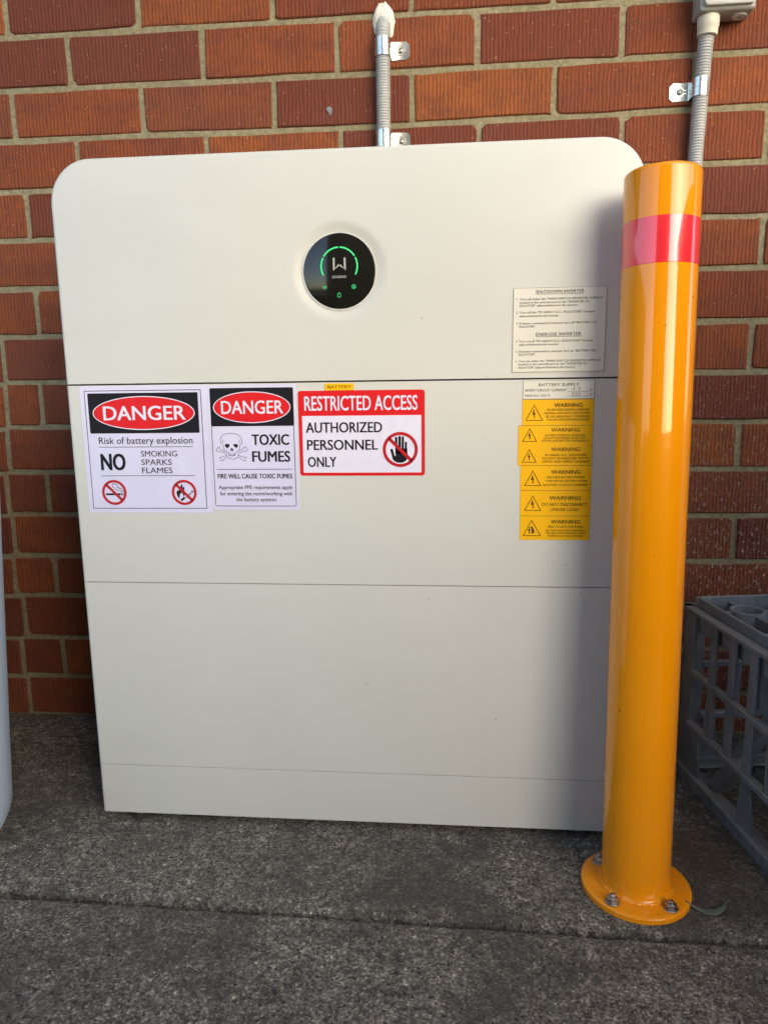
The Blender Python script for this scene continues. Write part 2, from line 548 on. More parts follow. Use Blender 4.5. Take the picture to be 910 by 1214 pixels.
far_v, far_f = [], []
for row in range(-5, 17):                     # row r lies between bed joints r-1 (above) and r (below)
    odd = row % 2 != 0
    xs = []
    for i in range(-13, 16):
        x = 240 * i + (0 if odd else 120)
        xx = PERP.get(row, {}).get(x, x + RB.gauss(0, 2.5))
        xs.append(xx)
    if row in STRAIGHT:
        s = STRAIGHT[row]
        xs = [x for x in xs if abs(x - s) > 75 or x > -30] + [s]
        xs.sort()
    for a, b in zip(xs[:-1], xs[1:]):
        x0, x1 = a + 5.0, b - 5.0
        left = row in STRAIGHT and b <= STRAIGHT[row] + 1
        sh = -3.5 if left else 0.0
        t0 = bed(row - 1, x0) - 5 + sh, bed(row - 1, x1) - 5 + sh
        b0 = bed(row, x0) + 5 + sh, bed(row, x1) + 5 + sh
        V, F, c0 = brick_mesh(x0, x1, b0[0], b0[1], t0[0], t0[1], RB)
        if row >= 0 and -0.40 < c0[0] < 1.75:
            o = link("brick", mesh_of("brick", V, F), M_BRICK, wall)
            o.location = c0
        else:
            n0 = len(far_v)
            far_v += [(x + c0[0], y + c0[1], z + c0[2]) for x, y, z in V]
            far_f += [tuple(i + n0 for i in f_) for f_ in F]
o = link("brick_courses", mesh_of("brick_courses", far_v, far_f), M_BRICK, wall)
o["kind"] = "stuff"
bm = bmesh.new()
add_box(bm, -3.1, 3.6, 0.0032, 0.09, -0.03, 1.80)
bm_obj("mortar", bm, M_MORTAR, wall)

# chip of grey render stuck on one brick
bm = bmesh.new()
pts = [(575, 1150), (581, 1152), (585, 1149), (584, 1143), (581, 1137), (579, 1143), (576, 1146)]
v0 = [bm.verts.new((x * MM, -0.0026, z * MM)) for x, z in pts]
v1 = [bm.verts.new(((x + (580 - x) * -0.1) * MM, 0.0005, z * MM)) for x, z in pts]
bm.faces.new(v0)
for i in range(7):
    bm.faces.new((v0[i], v1[i], v1[(i + 1) % 7], v0[(i + 1) % 7]))
bm_obj("mortar_chip", bm, plain("grey_chip", (0.20, 0.21, 0.22), 0.8), wall)

# ---------------------------------------------------------------- flat print helpers (mm on a plane facing the viewer)
FACE_Y = -0.350


class Print:
    def __init__(s):
        s.v, s.f = [], []

    def poly(s, pts):
        n0 = len(s.v)
        s.v += [(x, z) for x, z in pts]
        s.f.append(tuple(range(n0, n0 + len(pts))))

    def rect(s, x0, x1, z0, z1):
        s.poly([(x0, z0), (x1, z0), (x1, z1), (x0, z1)])

    def strip(s, outer, inner, closed=True):
        n = len(outer)
        for i in range(n if closed else n - 1):
            j = (i + 1) % n
            s.poly([outer[i], outer[j], inner[j], inner[i]])

    def stroke(s, pts, w, closed=False):
        n = len(pts)
        L, R = [], []
        for i in range(n):
            a = pts[(i - 1) % n] if (closed or i > 0) else pts[i]
            b = pts[(i + 1) % n] if (closed or i < n - 1) else pts[i]
            dx, dz = b[0] - a[0], b[1] - a[1]
            d = math.hypot(dx, dz) or 1
            nx, nz = -dz / d * w / 2, dx / d * w / 2
            k = 1.0
            if closed or 0 < i < n - 1:
                e = (pts[i][0] - a[0], pts[i][1] - a[1])
                de = math.hypot(*e) or 1
                cs = abs((e[0] * dx + e[1] * dz) / (de * d))
                k = min(1.8, 1 / max(0.3, cs))
            L.append((pts[i][0] + nx * k, pts[i][1] + nz * k))
            R.append((pts[i][0] - nx * k, pts[i][1] - nz * k))
        s.strip(R, L, closed)

    def disc(s, cx, cz, rx, rz=None, n=40):
        rz = rz or rx
        s.poly([(cx + rx * cos(2 * pi * i / n), cz + rz * sin(2 * pi * i / n)) for i in range(n)])

    def ring(s, cx, cz, r0, r1, a0=0.0, a1=360.0, n=48, k=1.0):
        full = abs(a1 - a0) >= 360
        m = n if full else n + 1
        A = [radians(a0 + (a1 - a0) * i / n) for i in range(m)]
        o_ = [(cx + r1 * cos(a), cz + r1 * k * sin(a)) for a in A]
        i_ = [(cx + r0 * cos(a), cz + r0 * k * sin(a)) for a in A]
        s.strip(o_, i_, full)

    def ell_ring(s, cx, cz, rx, rz, w, n=56):
        A = [2 * pi * i / n for i in range(n)]
        s.strip([(cx + rx * cos(a), cz + rz * sin(a)) for a in A],
                [(cx + (rx - w) * cos(a), cz + (rz - w) * sin(a)) for a in A])

    def rrect(s, x0, x1, z0, z1, r, n=5):
        s.poly(rr_pts(x0, x1, z0, z1, r, n))

    def rrect_line(s, x0, x1, z0, z1, r, w):
        s.strip(rr_pts(x0, x1, z0, z1, r), rr_pts(x0 + w, x1 - w, z0 + w, z1 - w, max(0.05, r - w)))

    def text(s, txt, x0, x1, base, cap, bold=0.0):
        """fit txt so that it runs from x0 to x1 with its baseline and capital height given"""
        V, F, bx0, bx1 = glyphs(txt, 0.0)
        sh_ = (max(0.007, bold * 0.62) if cap > 4.5 else 0.013) * cap / CAP           # heavier type: copies side by side, each a hair prouder
        kx = (x1 - x0 - 2 * sh_) / (bx1 - bx0)
        kz = (cap - 0.7 * sh_) / CAP
        for n_, (a_, b_) in enumerate(((-1, 0), (1, 0.7), (0, 0.35), (-1, 0.7), (1, 0)) if cap > 4.5 else ((-1, 0.3), (1, 0.4))):
            n0 = len(s.v)
            s.v += [(x0 + sh_ + sh_ * a_ + (x - bx0) * kx, base + sh_ * b_ + y * kz, 0.022 * n_) for x, y in V]
            s.f += [tuple(i + n0 for i in f_) for f_ in F]

    def make(s, name, mat, parent, layer):
        y = FACE_Y - layer * MM
        rl = parent.matrix_world.translation if False else Vector(ROOTLOC.get(parent.name, (0, 0, 0)))
        me = mesh_of(name, [(q_[0] * MM - rl.x, y - (q_[2] * MM if len(q_) > 2 else 0.0) - rl.y, q_[1] * MM - rl.z) for q_ in s.v], s.f)
        return link(name, me, mat, parent)


def rr_pts(x0, x1, z0, z1, r, n=5):
    P_ = []
    for cx, cz, a0 in ((x1 - r, z1 - r, 0), (x0 + r, z1 - r, 90), (x0 + r, z0 + r, 180), (x1 - r, z0 + r, 270)):
        for i in range(n + 1):
            a = radians(a0 + 90 * i / n)
            P_.append((cx + r * cos(a), cz + r * sin(a)))
    return P_


_gl = {}


def glyphs(txt, bold):
    key = (txt, bold)
    if key not in _gl:
        cu = bpy.data.curves.new("lettering", 'FONT')
        cu.body = txt
        cu.size = 1.0
        cu.offset = bold
        cu.resolution_u = 3
        ob = bpy.data.objects.new("lettering_source", cu)
        COL.objects.link(ob)
        bpy.context.view_layer.update()
        me = bpy.data.meshes.new_from_object(ob.evaluated_get(bpy.context.evaluated_depsgraph_get()))
        V = [(v_.co.x, v_.co.y) for v_ in me.vertices]
        F = [tuple(p_.vertices) for p_ in me.polygons]
        bpy.data.objects.remove(ob)
        bpy.data.curves.remove(cu)
        bpy.data.meshes.remove(me)
        _gl[key] = (V, F, min(v_[0] for v_ in V), max(v_[0] for v_ in V))
    return _gl[key]


CAP = 1.0
CAP = max(v_[1] for v_ in glyphs("H", 0.0)[0])
ROOTLOC = {}


def sheet_thing(name, label, cat, x0, x1, z0, z1, mat, group=None, th=0.5, r=0.6, part="backing_sheet", skew=(0, 0, 0, 0), lift=0.0):
    """a thin sticker or plate lying on the cabinet front"""
    loc = ((x0 + x1) / 2 * MM, FACE_Y, z0 * MM)
    t = thing(name, label, cat, loc, group)
    ROOTLOC[t.name] = loc
    pts = rr_pts(x0, x1, z0, z1, r, 3)
    yf, yb = FACE_Y - (th + lift) * MM, FACE_Y + 0.0002 - lift * MM
    n = len(pts)
    V = [(x * MM - loc[0], yf - loc[1], z * MM - loc[2]) for x, z in pts] + [(x * MM - loc[0], yb - loc[1], z * MM - loc[2]) for x, z in pts]
    F = [tuple(range(n))] + [(i, i + n, (i + 1) % n + n, (i + 1) % n) for i in range(n)]
    link(part, mesh_of(part, V, F), mat, t)
    return t


# ---------------------------------------------------------------- the white battery cabinet
CX0, CX1 = 247.5, 1036.5
cab = thing("battery_cabinet", "tall white home battery cabinet with round black display and rounded top corners", "battery", (0.642, -0.23, 0.0))
ROOTLOC[cab.name] = (0.642, -0.23, 0.0)
CL = Vector((0.642, -0.23, 0.0))
DISP = (642.3, 821.0)


def cabinet_section(name, z0, z1, rounded=False, dish=False, bottom_fillet=False):
    rf, rc = 5.5, 58.0
    N = 6
    prof = [(rf * (1 - sin(i / N * pi / 2)), -350 + rf * (1 - cos(i / N * pi / 2))) for i in range(N + 1)] + [(0, -108), (3, -105)]
    ch = 0.5

    def outline(i):
        k = i / rf * ch
        b = i if bottom_fillet else k
        x0, x1, zb = CX0 + i, CX1 - i, z0 + b
        pts = [(x0, zb), (x1, zb)]
        zt = z1 - (i if rounded else k)
        if rounded:
            r = rc - i
            for s_ in range(15):
                a = pi / 2 * s_ / 14
                pts.append((x1 - r + r * cos(a), zt - r + r * sin(a)))
            for s_ in range(15):
                a = pi / 2 + pi / 2 * s_ / 14
                pts.append((x0 + r + r * cos(a), zt - r + r * sin(a)))
        else:
            pts += [(x1, zt), (x0, zt)]
        return pts
    bm = bmesh.new()
    rings = []
    for i, y in prof:
        rings.append([bm.verts.new((x * MM - CL.x, y * MM - CL.y, z * MM - CL.z)) for x, z in outline(i)])
    m = len(rings[0])
    for a, b in zip(rings[:-1], rings[1:]):
        for k in range(m):
            bm.faces.new((a[k], b[k], b[(k + 1) % m], a[(k + 1) % m]))
    bm.faces.new(rings[-1])
    if dish:
        nn = 72
        dp = [(67.0, 0.0), (64.5, 0.10), (62, 0.45), (58, 1.5), (54, 2.7), (51.5, 3.3), (49.6, 3.5), (49.6, 9.0)]
        rr_ = []
        for r, d in dp:
            rr_.append([bm.verts.new(((DISP[0] + r * cos(2 * pi * k / nn)) * MM - CL.x, (-350 + d) * MM - CL.y,
                                      (DISP[1] + r * sin(2 * pi * k / nn)) * MM - CL.z)) for k in range(nn)])
        for a, b in zip(rr_[:-1], rr_[1:]):
            for k in range(nn):
                bm.faces.new((a[k], b[k], b[(k + 1) % nn], a[(k + 1) % nn]))
        bm.faces.new(rr_[-1])
        bm.edges.ensure_lookup_table()
        ed = [bm.edges.get((rings[0][k], rings[0][(k + 1) % m])) for k in range(m)]
        ed += [bm.edges.get((rr_[0][k], rr_[0][(k + 1) % nn])) for k in range(nn)]
        bmesh.ops.triangle_fill(bm, edges=ed, use_beauty=True, use_dissolve=False)
    else:
        bm.faces.new(rings[0])
    o = bm_obj(name, bm, M_WHITE, cab, smooth=True, angle=32)
    return o


cabinet_section("inverter_module", 677.0, 975.5, rounded=True, dish=True)
cabinet_section("battery_module", 388.3, 675.4)
cabinet_section("battery_module", 95.6, 387.7)
cabinet_section("base_panel", 14.2, 95.1, bottom_fillet=False)
bm = bmesh.new()
add_box(bm, 0.262 - CL.x, 1.022 - CL.x, -0.337 - CL.y, -0.13 - CL.y, 0.03, 0.93)
bm_obj("inner_frame", bm, M_DARK, cab)
for x in (303, 985):
    for y in (-335, -150):
        V, F = lathe([(12, 0.3), (13, 2), (13, 6), (8, 8), (8, 16)], 24, True, True)
        me = mesh_of("levelling_foot", [(a * MM, b * MM, c_ * MM) for a, b, c_ in V], F, True)
        me.set_sharp_from_angle(angle=radians(35))
        o = link("levelling_foot", me, M_STEEL, cab)
        o.location = (x * MM - CL.x, y * MM - CL.y, 0)

# display: black glass disc in a dished ring
disp = link("display", None, None) if False else None
V, F = lathe([(0.4, 0.0), (47.0, 0.0), (48.6, 0.5), (49.1, 1.6), (49.1, 6)], 72, True)
me = mesh_of("display", [(a * MM, c_ * MM, b * MM) for a, b, c_ in V], [f_[::-1] for f_ in F], True)
me.set_sharp_from_angle(angle=radians(40))
disp = link("display", me, M_BLACK_GLASS, cab)
disp.location = (DISP[0] * MM - CL.x, -0.3485 - CL.y, DISP[1] * MM - CL.z)
ROOTLOC["display"] = (DISP[0] * MM, -0.3485, DISP[1] * MM)


def disp_part(name, pr, mat):
    global FACE_Y
    keepy = FACE_Y
    FACE_Y = -0.3485
    o = pr.make(name, mat, disp, 0.25)
    FACE_Y = keepy
    return o


me = None
bm = bmesh.new()
pr = Print()
pr.ring(DISP[0], DISP[1], 48.9, 50.2, n=72)
pr_o = Print()
rim = pr.make("display_rim", M_RIM, cab, -1.6)
ax, az, ar = 642.0, 827.5, 24.3
for a0, a1 in ((153, 207), (92.5, 148), (32, 87.5), (-27, 27)):
    p_ = Print()
    p_.ring(ax, az, ar - 0.95, ar + 0.95, a0, a1, 20)
    disp_part("indicator_arc", p_, M_LED)
p_ = Print()
p_.stroke([(634.9, 838.5), (634.9, 822.8), (641.4, 829.3)], 2.5)
p_.stroke([(649.6, 838.5), (649.6, 822.8), (643.1, 829.3)], 2.5)
disp_part("logo", p_, M_LOGO)
p_ = Print()
p_.text("GOODWE", 632.2, 651.4, 812.2, 3.3, 0.012)
disp_part("lettering", p_, M_LOGO)
p_ = Print()                                           # three small status icons
p_.ring(621.8, 801, 0.0, 0.8, n=10)
p_.ring(621.8, 801, 1.4, 1.95, -50, 50, 8)
p_.ring(621.8, 801, 1.4, 1.95, 130, 230, 8)
p_.ring(621.8, 801, 2.5, 3.0, -50, 50, 8)
p_.ring(621.8, 801, 2.5, 3.0, 130, 230, 8)
p_.rect(621.5, 622.1, 797.6, 800.3)
disp_part("indicator_icon", p_, M_LED_DIM)
p_ = Print()
p_.ring(661.2, 800.8, 2.3, 3.0, n=20)
p_.stroke([(659.7, 799.6), (661.2, 802.6), (662.7, 799.6)], 0.7)
p_.rect(660.3, 662.1, 799.3, 800.1)
disp_part("indicator_icon", p_, M_LED_DIM)
p_ = Print()
p_.rrect_line(638.9, 643.5, 787.4, 792.6, 0.8, 0.7)
p_.rect(640.3, 642.1, 792.9, 793.8)
disp_part("indicator_icon", p_, M_LED_DIM)

# ---------------------------------------------------------------- signs on the cabinet
L1, L2, L3, L4 = 0.65, 0.80, 0.95, 1.10


def prohibition(parent, cx, cz, R, w, layer):
    p_ = Print()
    p_.ring(cx, cz, R - w, R)
    d = (R - w * 0.5) * 0.7071
    p_.stroke([(cx - d, cz + d), (cx + d, cz - d)], w * 1.05)
    return p_.make("prohibition_ring", M_INK_DARKRED, parent, layer)


# 1: battery explosion
t = sheet_thing("danger_sign", "large lilac white sign reading DANGER Risk of battery explosion, leftmost on the cabinet", "sign",
                267.6, 452.0, 493.2, 674.2, M_PAPER, "safety signs on the white cabinet")
p_ = Print(); p_.rrect_line(273.6, 443.6, 499.0, 668.0, 0.5, 0.95); p_.make("border_line", M_INK, t, L1)
p_ = Print(); p_.rrect(278.4, 438.8, 607.6, 664.2, 1.5); p_.make("header_panel", M_INK, t, L1)
p_ = Print(); p_.ell_ring(358.8, 636.0, 74.6, 23.8, 1.3); p_.make("oval_outline", M_INK_WHITE, t, L2)
p_ = Print(); p_.disc(358.8, 636.0, 73.2, 22.4, 60); p_.make("red_oval", M_INK_RED, t, L2)
p_ = Print(); p_.text("DANGER", 299.8, 420.0, 626.2, 19.6, 0.028); p_.make("lettering", M_INK_WHITE, t, L3)
p_ = Print()
p_.text("Risk of battery explosion", 290.0, 427.8, 592.6, 9.6, 0.004)
p_.rect(289.6, 427.8, 587.7, 588.5)
p_.text("NO", 290.3, 327.5, 554.9, 23.6, 0.045)
p_.text("SMOKING", 351.0, 404.0, 574.4, 8.0, 0.0)
p_.text("SPARKS", 350.6, 395.6, 562.3, 8.0, 0.0)
p_.text("FLAMES", 350.8, 395.9, 550.5, 8.0, 0.0)
p_.rect(289.4, 428.2, 546.4, 547.2)
p_.make("lettering", M_INK, t, L1)
p_ = Print()                                            # cigarette and smoke
p_.rect(294.5, 316.5, 518.6, 521.4)
p_.rect(317.3, 318.9, 518.6, 521.4)
p_.rect(319.5, 320.6, 518.6, 521.4)
p_.stroke([(305.8, 535.5), (304.6, 533.6), (305.6, 530.8), (308.2, 529.0), (309.4, 526.6), (311.6, 526.0), (315.5, 525.8), (317.6, 524.4), (318.2, 522.4)], 0.8)
p_.stroke([(305.8, 535.5), (308.4, 535.2), (311.0, 534.3), (312.4, 531.6), (312.0, 529.6), (315.6, 528.8), (318.6, 527.2), (320.2, 524.8), (320.4, 522.4)], 0.8)
p_.make("cigarette_pictogram", M_INK, t, L1)
prohibition(t, 307.1, 522.6, 18.3, 3.7, L2)
p_ = Print()                                            # flame and match
p_.poly([(403.5, 513.2), (400.6, 517.6), (399.4, 522.4), (402.0, 526.6), (403.2, 525.0), (404.4, 529.4), (406.8, 532.6), (407.2, 536.4), (409.2, 532.2), (408.8, 529.6), (410.4, 530.4), (411.6, 532.6), (411.4, 526.4), (412.4, 520.6), (410.2, 516.2), (408.8, 520.4), (406.2, 522.4), (404.2, 518.6)])
p_.stroke([(405.8, 510.8), (411.4, 515.4)], 3.2)
p_.stroke([(412.6, 515.2), (422.6, 524.6)], 0.6)
p_.stroke([(413.8, 514.2), (424.2, 523.8)], 0.6)
p_.stroke([(422.0, 525.2), (424.8, 523.2)], 1.4)
p_.stroke([(418.0, 520.3), (419.4, 518.8)], 0.6)
p_.stroke([(420.2, 522.3), (421.6, 520.8)], 0.6)
p_.make("flame_pictogram", M_INK, t, L1)
prohibition(t, 411.0, 522.6, 18.3, 3.7, L2)

# 2: toxic fumes
t = sheet_thing("danger_sign", "lilac white sign with skull and crossbones reading DANGER TOXIC FUMES", "sign",
                452.6, 578.4, 497.2, 673.4, M_PAPER, "safety signs on the white cabinet")
p_ = Print(); p_.rrect_line(456.0, 574.0, 502.6, 669.3, 3.0, 0.9); p_.make("border_line", M_INK, t, L1)
p_ = Print(); p_.rrect(456.0, 574.2, 616.4, 669.3, 2.2); p_.make("header_panel", M_INK, t, L2)
p_ = Print(); p_.ell_ring(515.0, 642.4, 55.0, 21.9, 1.2); p_.make("oval_outline", M_INK_WHITE, t, L3)
p_ = Print(); p_.disc(515.0, 642.4, 53.7, 20.6, 60); p_.make("red_oval", M_INK_RED, t, L3)
p_ = Print(); p_.text("DANGER", 471.6, 559.8, 633.5, 18.0, 0.022); p_.make("lettering", M_INK_WHITE, t, L4)
p_ = Print()
p_.text("TOXIC", 513.0, 566.4, 589.9, 14.8, 0.04)
p_.text("FUMES", 512.6, 567.2, 566.3, 14.9, 0.04)
p_.rect(460.7, 569.5, 555.3, 556.1)
p_.text("FIRE WILL CAUSE TOXIC FUMES", 461.4, 569.2, 542.6, 6.7, 0.035)
p_.text("Appropriate PPE requirements apply", 462.0, 569.0, 527.4, 5.3, 0.016)
p_.text("for entering the room/working with", 463.4, 568.4, 518.4, 5.3, 0.016)
p_.text("the battery systems", 486.6, 545.0, 509.8, 5.3, 0.016)
p_.make("lettering", M_INK, t, L1)


def sk(px):                                             # skull sheet measured in its own 910-unit grid
    return [(461.0 + (x - 25) * 45.6 / 760, 606.9 - (y - 165) * 37.4 / 640) for x, y in px]


p_ = Print()
W = 0.62
p_.stroke(sk([(218, 570), (210, 470), (160, 420), (138, 350), (150, 270), (215, 205), (300, 175), (400, 168), (490, 178), (570, 205), (640, 275), (662, 350), (645, 420), (600, 465), (595, 560), (540, 605), (490, 640), (478, 700), (400, 718), (330, 705), (325, 640), (265, 595), (218, 570)]), W, False)
p_.stroke(sk([(270, 640), (275, 720), (330, 775), (420, 800), (500, 780), (550, 735), (560, 640)]), W)
p_.stroke(sk([(190, 320), (205, 400)]), W)
p_.stroke(sk([(598, 320), (590, 400)]), W)
for pts in ([(245, 440), (285, 425), (350, 430), (362, 470), (330, 510), (295, 525), (255, 495)], [(445, 435), (520, 425), (560, 455), (545, 505), (515, 525), (475, 495), (450, 465)],
            [(408, 520), (440, 555), (445, 600), (425, 605), (408, 560), (390, 600), (368, 590), (380, 545)]):
    p_.poly(sk(pts)[::-1])
for x in (345, 378, 410, 440, 470):
    p_.stroke(sk([(x, 650), (x + 2, 712)]), 0.5)
p_.stroke(sk([(270, 660), (130, 612), (30, 598), (25, 570), (70, 545), (75, 495), (110, 500), (140, 560), (240, 620)]), W)
p_.stroke(sk([(565, 650), (690, 605), (775, 600), (785, 570), (755, 520), (730, 490), (700, 515), (660, 560), (575, 600)]), W)
p_.stroke(sk([(275, 700), (175, 740), (90, 752), (125, 790), (135, 835), (170, 838), (205, 795), (275, 745)]), W)
p_.stroke(sk([(560, 700), (650, 740), (760, 752), (715, 790), (715, 835), (675, 838), (630, 790), (550, 745)]), W)
p_.make("skull_pictogram", M_INK, t, L1)

# 3: restricted access
t = sheet_thing("restricted_access_sign", "red framed sign reading RESTRICTED ACCESS AUTHORIZED PERSONNEL ONLY with a black hand", "sign",
                580.6, 755.6, 546.4, 664.0, M_INK_RED, "safety signs on the white cabinet", r=4.0)
p_ = Print(); p_.rrect(585.6, 750.8, 550.6, 629.6, 0.8); p_.make("white_panel", M_INK_WHITE, t, L1)
p_ = Print(); p_.text("RESTRICTED ACCESS", 589.3, 745.8, 636.8, 19.6, 0.018); p_.make("lettering", M_INK_WHITE, t, L1)
p_ = Print()
p_.text("AUTHORIZED", 590.4, 697.0, 606.4, 14.2, 0.03)
p_.text("PERSONNEL", 591.4, 690.6, 582.4, 14.0, 0.03)
p_.text("ONLY", 591.8, 632.5, 558.7, 14.0, 0.03)
p_.make("lettering", M_INK, t, L2)


def hd(px):                                             # hand grid: ring centre at (440, 505), radius 380 units
    return [(721.6 + (x - 440) * 24.3 / 380, 582.5 - (y - 505) * 24.3 / 380) for x, y in px]


p_ = Print()
for pts, w in (([(352, 255), (360, 600)], 3.3), ([(428, 240), (428, 600)], 3.7), ([(497, 245), (492, 600)], 3.1), ([(562, 360), (560, 640)], 3.0)):
    p_.stroke(hd(pts), w)
    p_.disc(*hd(pts[:1])[0], w / 2, n=14)
p_.stroke(hd([(252, 515), (300, 680)]), 3.6)
p_.disc(*hd([(252, 515)])[0], 1.8, n=14)
p_.poly(hd([(345, 480), (340, 640), (315, 655), (262, 640), (275, 710), (310, 755), (370, 785), (440, 795), (510, 780), (570, 740), (595, 680), (592, 480)]))
p_.make("hand_pictogram", M_INK, t, L2)
prohibition(t, 721.6, 582.5, 24.3, 4.4, L3)

# small BATTERY tag
t = sheet_thing("battery_tag", "tiny yellow tag reading BATTERY above the restricted access sign", "label", 618.6, 658.4, 664.3, 673.6, M_YELLOW, th=1.0, r=0.3)
p_ = Print(); p_.text("BATTERY", 622.7, 655.0, 667.0, 3.8, 0.012); p_.make("lettering", M_INK_BROWN, t, 1.2)

# shutdown procedure plate
t = sheet_thing("procedure_plate", "cream plate of small print headed SHUTDOWN INVERTER above the yellow labels", "label", 872.0, 992.4, 684.6, 793.6, M_CREAM, th=0.9, r=0.8)
p_ = Print(); p_.rrect_line(872.3, 992.1, 684.9, 793.3, 0.6, 0.35); p_.make("border_line", M_INK_GREY, t, 1.05)
p_ = Print()
p_.text("SHUTDOWN INVERTER", 901.4, 963.0, 786.0, 4.1, 0.03)
p_.rect(901.4, 963.0, 784.7, 785.2)
p_.text("ENERGISE INVERTER", 902.6, 961.0, 731.7, 4.1, 0.03)
p_.rect(902.6, 961.0, 730.4, 730.9)
SM = 2.75
for base_, num, x0, x1, s_ in (
        (777.6, "1.", 880.4, 987.6, 'Turn off either the "MAIN SWITCH (INVERTER SUPPLY)"'),
        (773.3, None, 880.4, 970.9, 'located in the switchboard or the "INVERTER AC'),
        (769.3, None, 880.4, 955.9, 'ISOLATOR" adjacent/below/on the inverter.'),
        (760.6, "2.", 880.4, 976.7, 'Turn off the "PV ARRAY D.C. ISOLATORS" located'),
        (756.2, None, 880.4, 932.1, 'adjacent/below/on the inverter.'),
        (746.8, "3.", 880.4, 980.7, 'If battery connected to inverter turn off "BATTERY DC'),
        (742.6, None, 880.4, 901.8, 'ISOLATOR".'),
        (723.7, "4.", 880.4, 976.2, 'Turn on all "PV ARRAY D.C. ISOLATORS" located'),
        (719.5, None, 880.4, 932.6, 'adjacent/below/on the inverter.'),
        (710.6, "5.", 880.4, 981.2, 'If battery connected to inverter turn on "BATTERY DC'),
        (706.6, None, 880.4, 902.7, 'ISOLATOR".'),
        (698.0, "6.", 880.4, 987.6, 'Turn on either the "MAIN SWITCH (INVERTER SUPPLY)"'),
        (694.0, None, 880.4, 971.0, 'located in the switchboard or the "INVERTER AC'),
        (689.6, None, 880.4, 955.3, 'ISOLATOR" adjacent/below/on the inverter.')):
    p_.text(s_, x0, x1, base_, SM, 0.012)
    if num:
        p_.text(num, 876.4, 878.6, base_, SM, 0.012)
p_.make("lettering", M_INK_GREY, t, 1.05)

# battery supply plate
t = sheet_thing("battery_supply_plate", "small cream plate headed BATTERY SUPPLY with handwritten values, above the stacked yellow labels", "label",
                886.9, 981.0, 649.0, 673.7, M_CREAM, th=0.8, r=0.4)
p_ = Print(); p_.rrect_line(887.1, 980.8, 649.2, 673.5, 0.3, 0.3); p_.make("border_line", M_INK_GREY, t, 0.95)
p_ = Print()
p_.text("BATTERY SUPPLY", 907.7, 960.6, 666.1, 3.9, 0.004)
p_.text("SHORT CIRCUIT CURRENT", 890.0, 944.6, 659.3, 3.2, 0.016)
p_.text("MAX D.C. VOLTS", 890.1, 923.1, 652.4, 2.9, 0.01)
p_.text("A", 974.6, 977.8, 659.2, 3.1, 0.01)
p_.text("V", 975.2, 977.8, 652.6, 3.0, 0.01)
p_.rect(945.8, 973.8, 658.3, 658.65)
p_.rect(945.8, 973.8, 652.2, 652.55)
p_.make("lettering", M_INK_GREY, t, 0.95)
p_ = Print()                                            # handwriting
p_.stroke([(954.2, 664.4), (952.2, 661.6), (955.6, 661.5)], 0.45)
p_.stroke([(954.8, 663.6), (954.4, 659.8)], 0.45)
p_.stroke([(957.0, 660.2), (957.4, 660.0)], 0.5)
p_.stroke([(962.6, 664.2), (960.2, 664.2), (960.0, 662.4), (961.8, 662.4), (962.4, 661.2), (961.2, 660.0), (959.8, 660.2)], 0.45)
p_.stroke([(954.4, 657.2), (951.6, 657.2), (951.4, 655.4), (953.6, 655.4), (954.3, 654.2), (953.0, 653.0), (951.0, 653.3)], 0.45)
p_.stroke([(958.6, 657.2), (956.0, 657.2), (955.8, 655.4), (957.8, 655.4), (958.6, 654.2), (957.4, 653.0), (955.4, 653.3)], 0.45)
p_.ring(961.3, 655.0, 1.3, 1.75, n=16, k=1.2)
p_.make("handwriting", M_INK_GREY, t, 0.95)


def bolt_triangle(p_, ax_, az_, bx0, bx1, bz, flash=False):
    """warning triangle outline with a lightning arrow (or an arc-flash burst) inside"""
    p_.stroke([(ax_, az_), (bx1, bz), (bx0, bz)][::-1], 1.0, True)
    H = az_ - bz
    cx = ax_
    k = H / 21.0

    def tr(l):
        return [(cx + x * k, bz + z * k) for x, z in l]
    if not flash:
        p_.poly(tr([(-0.9, 14.6), (1.0, 14.4), (-0.2, 10.6), (1.7, 10.9), (1.0, 5.2), (1.7, 5.2), (0.2, 2.6), (-0.9, 5.2), (-0.1, 5.2), (0.0, 8.6), (-2.6, 7.4)])[::-1])
    else:
        p_.poly(tr([(-1.6, 13.6), (0.2, 12.2), (1.8, 13.0), (1.6, 10.4), (3.0, 9.6), (2.2, 8.2), (4.4, 7.4), (2.8, 5.6), (5.6, 2.8), (2.0, 4.0), (0.4, 2.4), (-0.6, 4.4), (0.8, 6.4), (-0.2, 8.2), (0.2, 10.0)])[::-1])
        p_.disc(*tr([(-2.8, 11.0)])[0], 1.0 * k, n=12)
        p_.poly(tr([(-4.0, 9.4), (-2.0, 9.6), (-1.6, 6.6), (-2.4, 6.0), (-2.4, 2.6), (-3.4, 2.6), (-3.6, 6.2), (-4.4, 7.2)])[::-1])


# stacked yellow warning labels
WL = "yellow warning labels stacked on the cabinet"


def warning(label, x0, x1, z0, z1, blocks, lift):
    t = sheet_thing("warning_label", label, "label", x0, x1, z0, z1, M_YELLOW, WL, th=0.8, r=0.4)
    p_ = Print()
    p_.rect(x0 + 0.1, x1 - 0.1, z1 - 0.45, z1 - 0.1)
    for tri, texts in blocks:
        bolt_triangle(p_, *tri)
        for s_, a, b, base_, cap, bold in texts:
            p_.text(s_, a, b, base_, cap, bold)
    p_.make("lettering", M_INK_BROWN, t, 0.95)
    return t


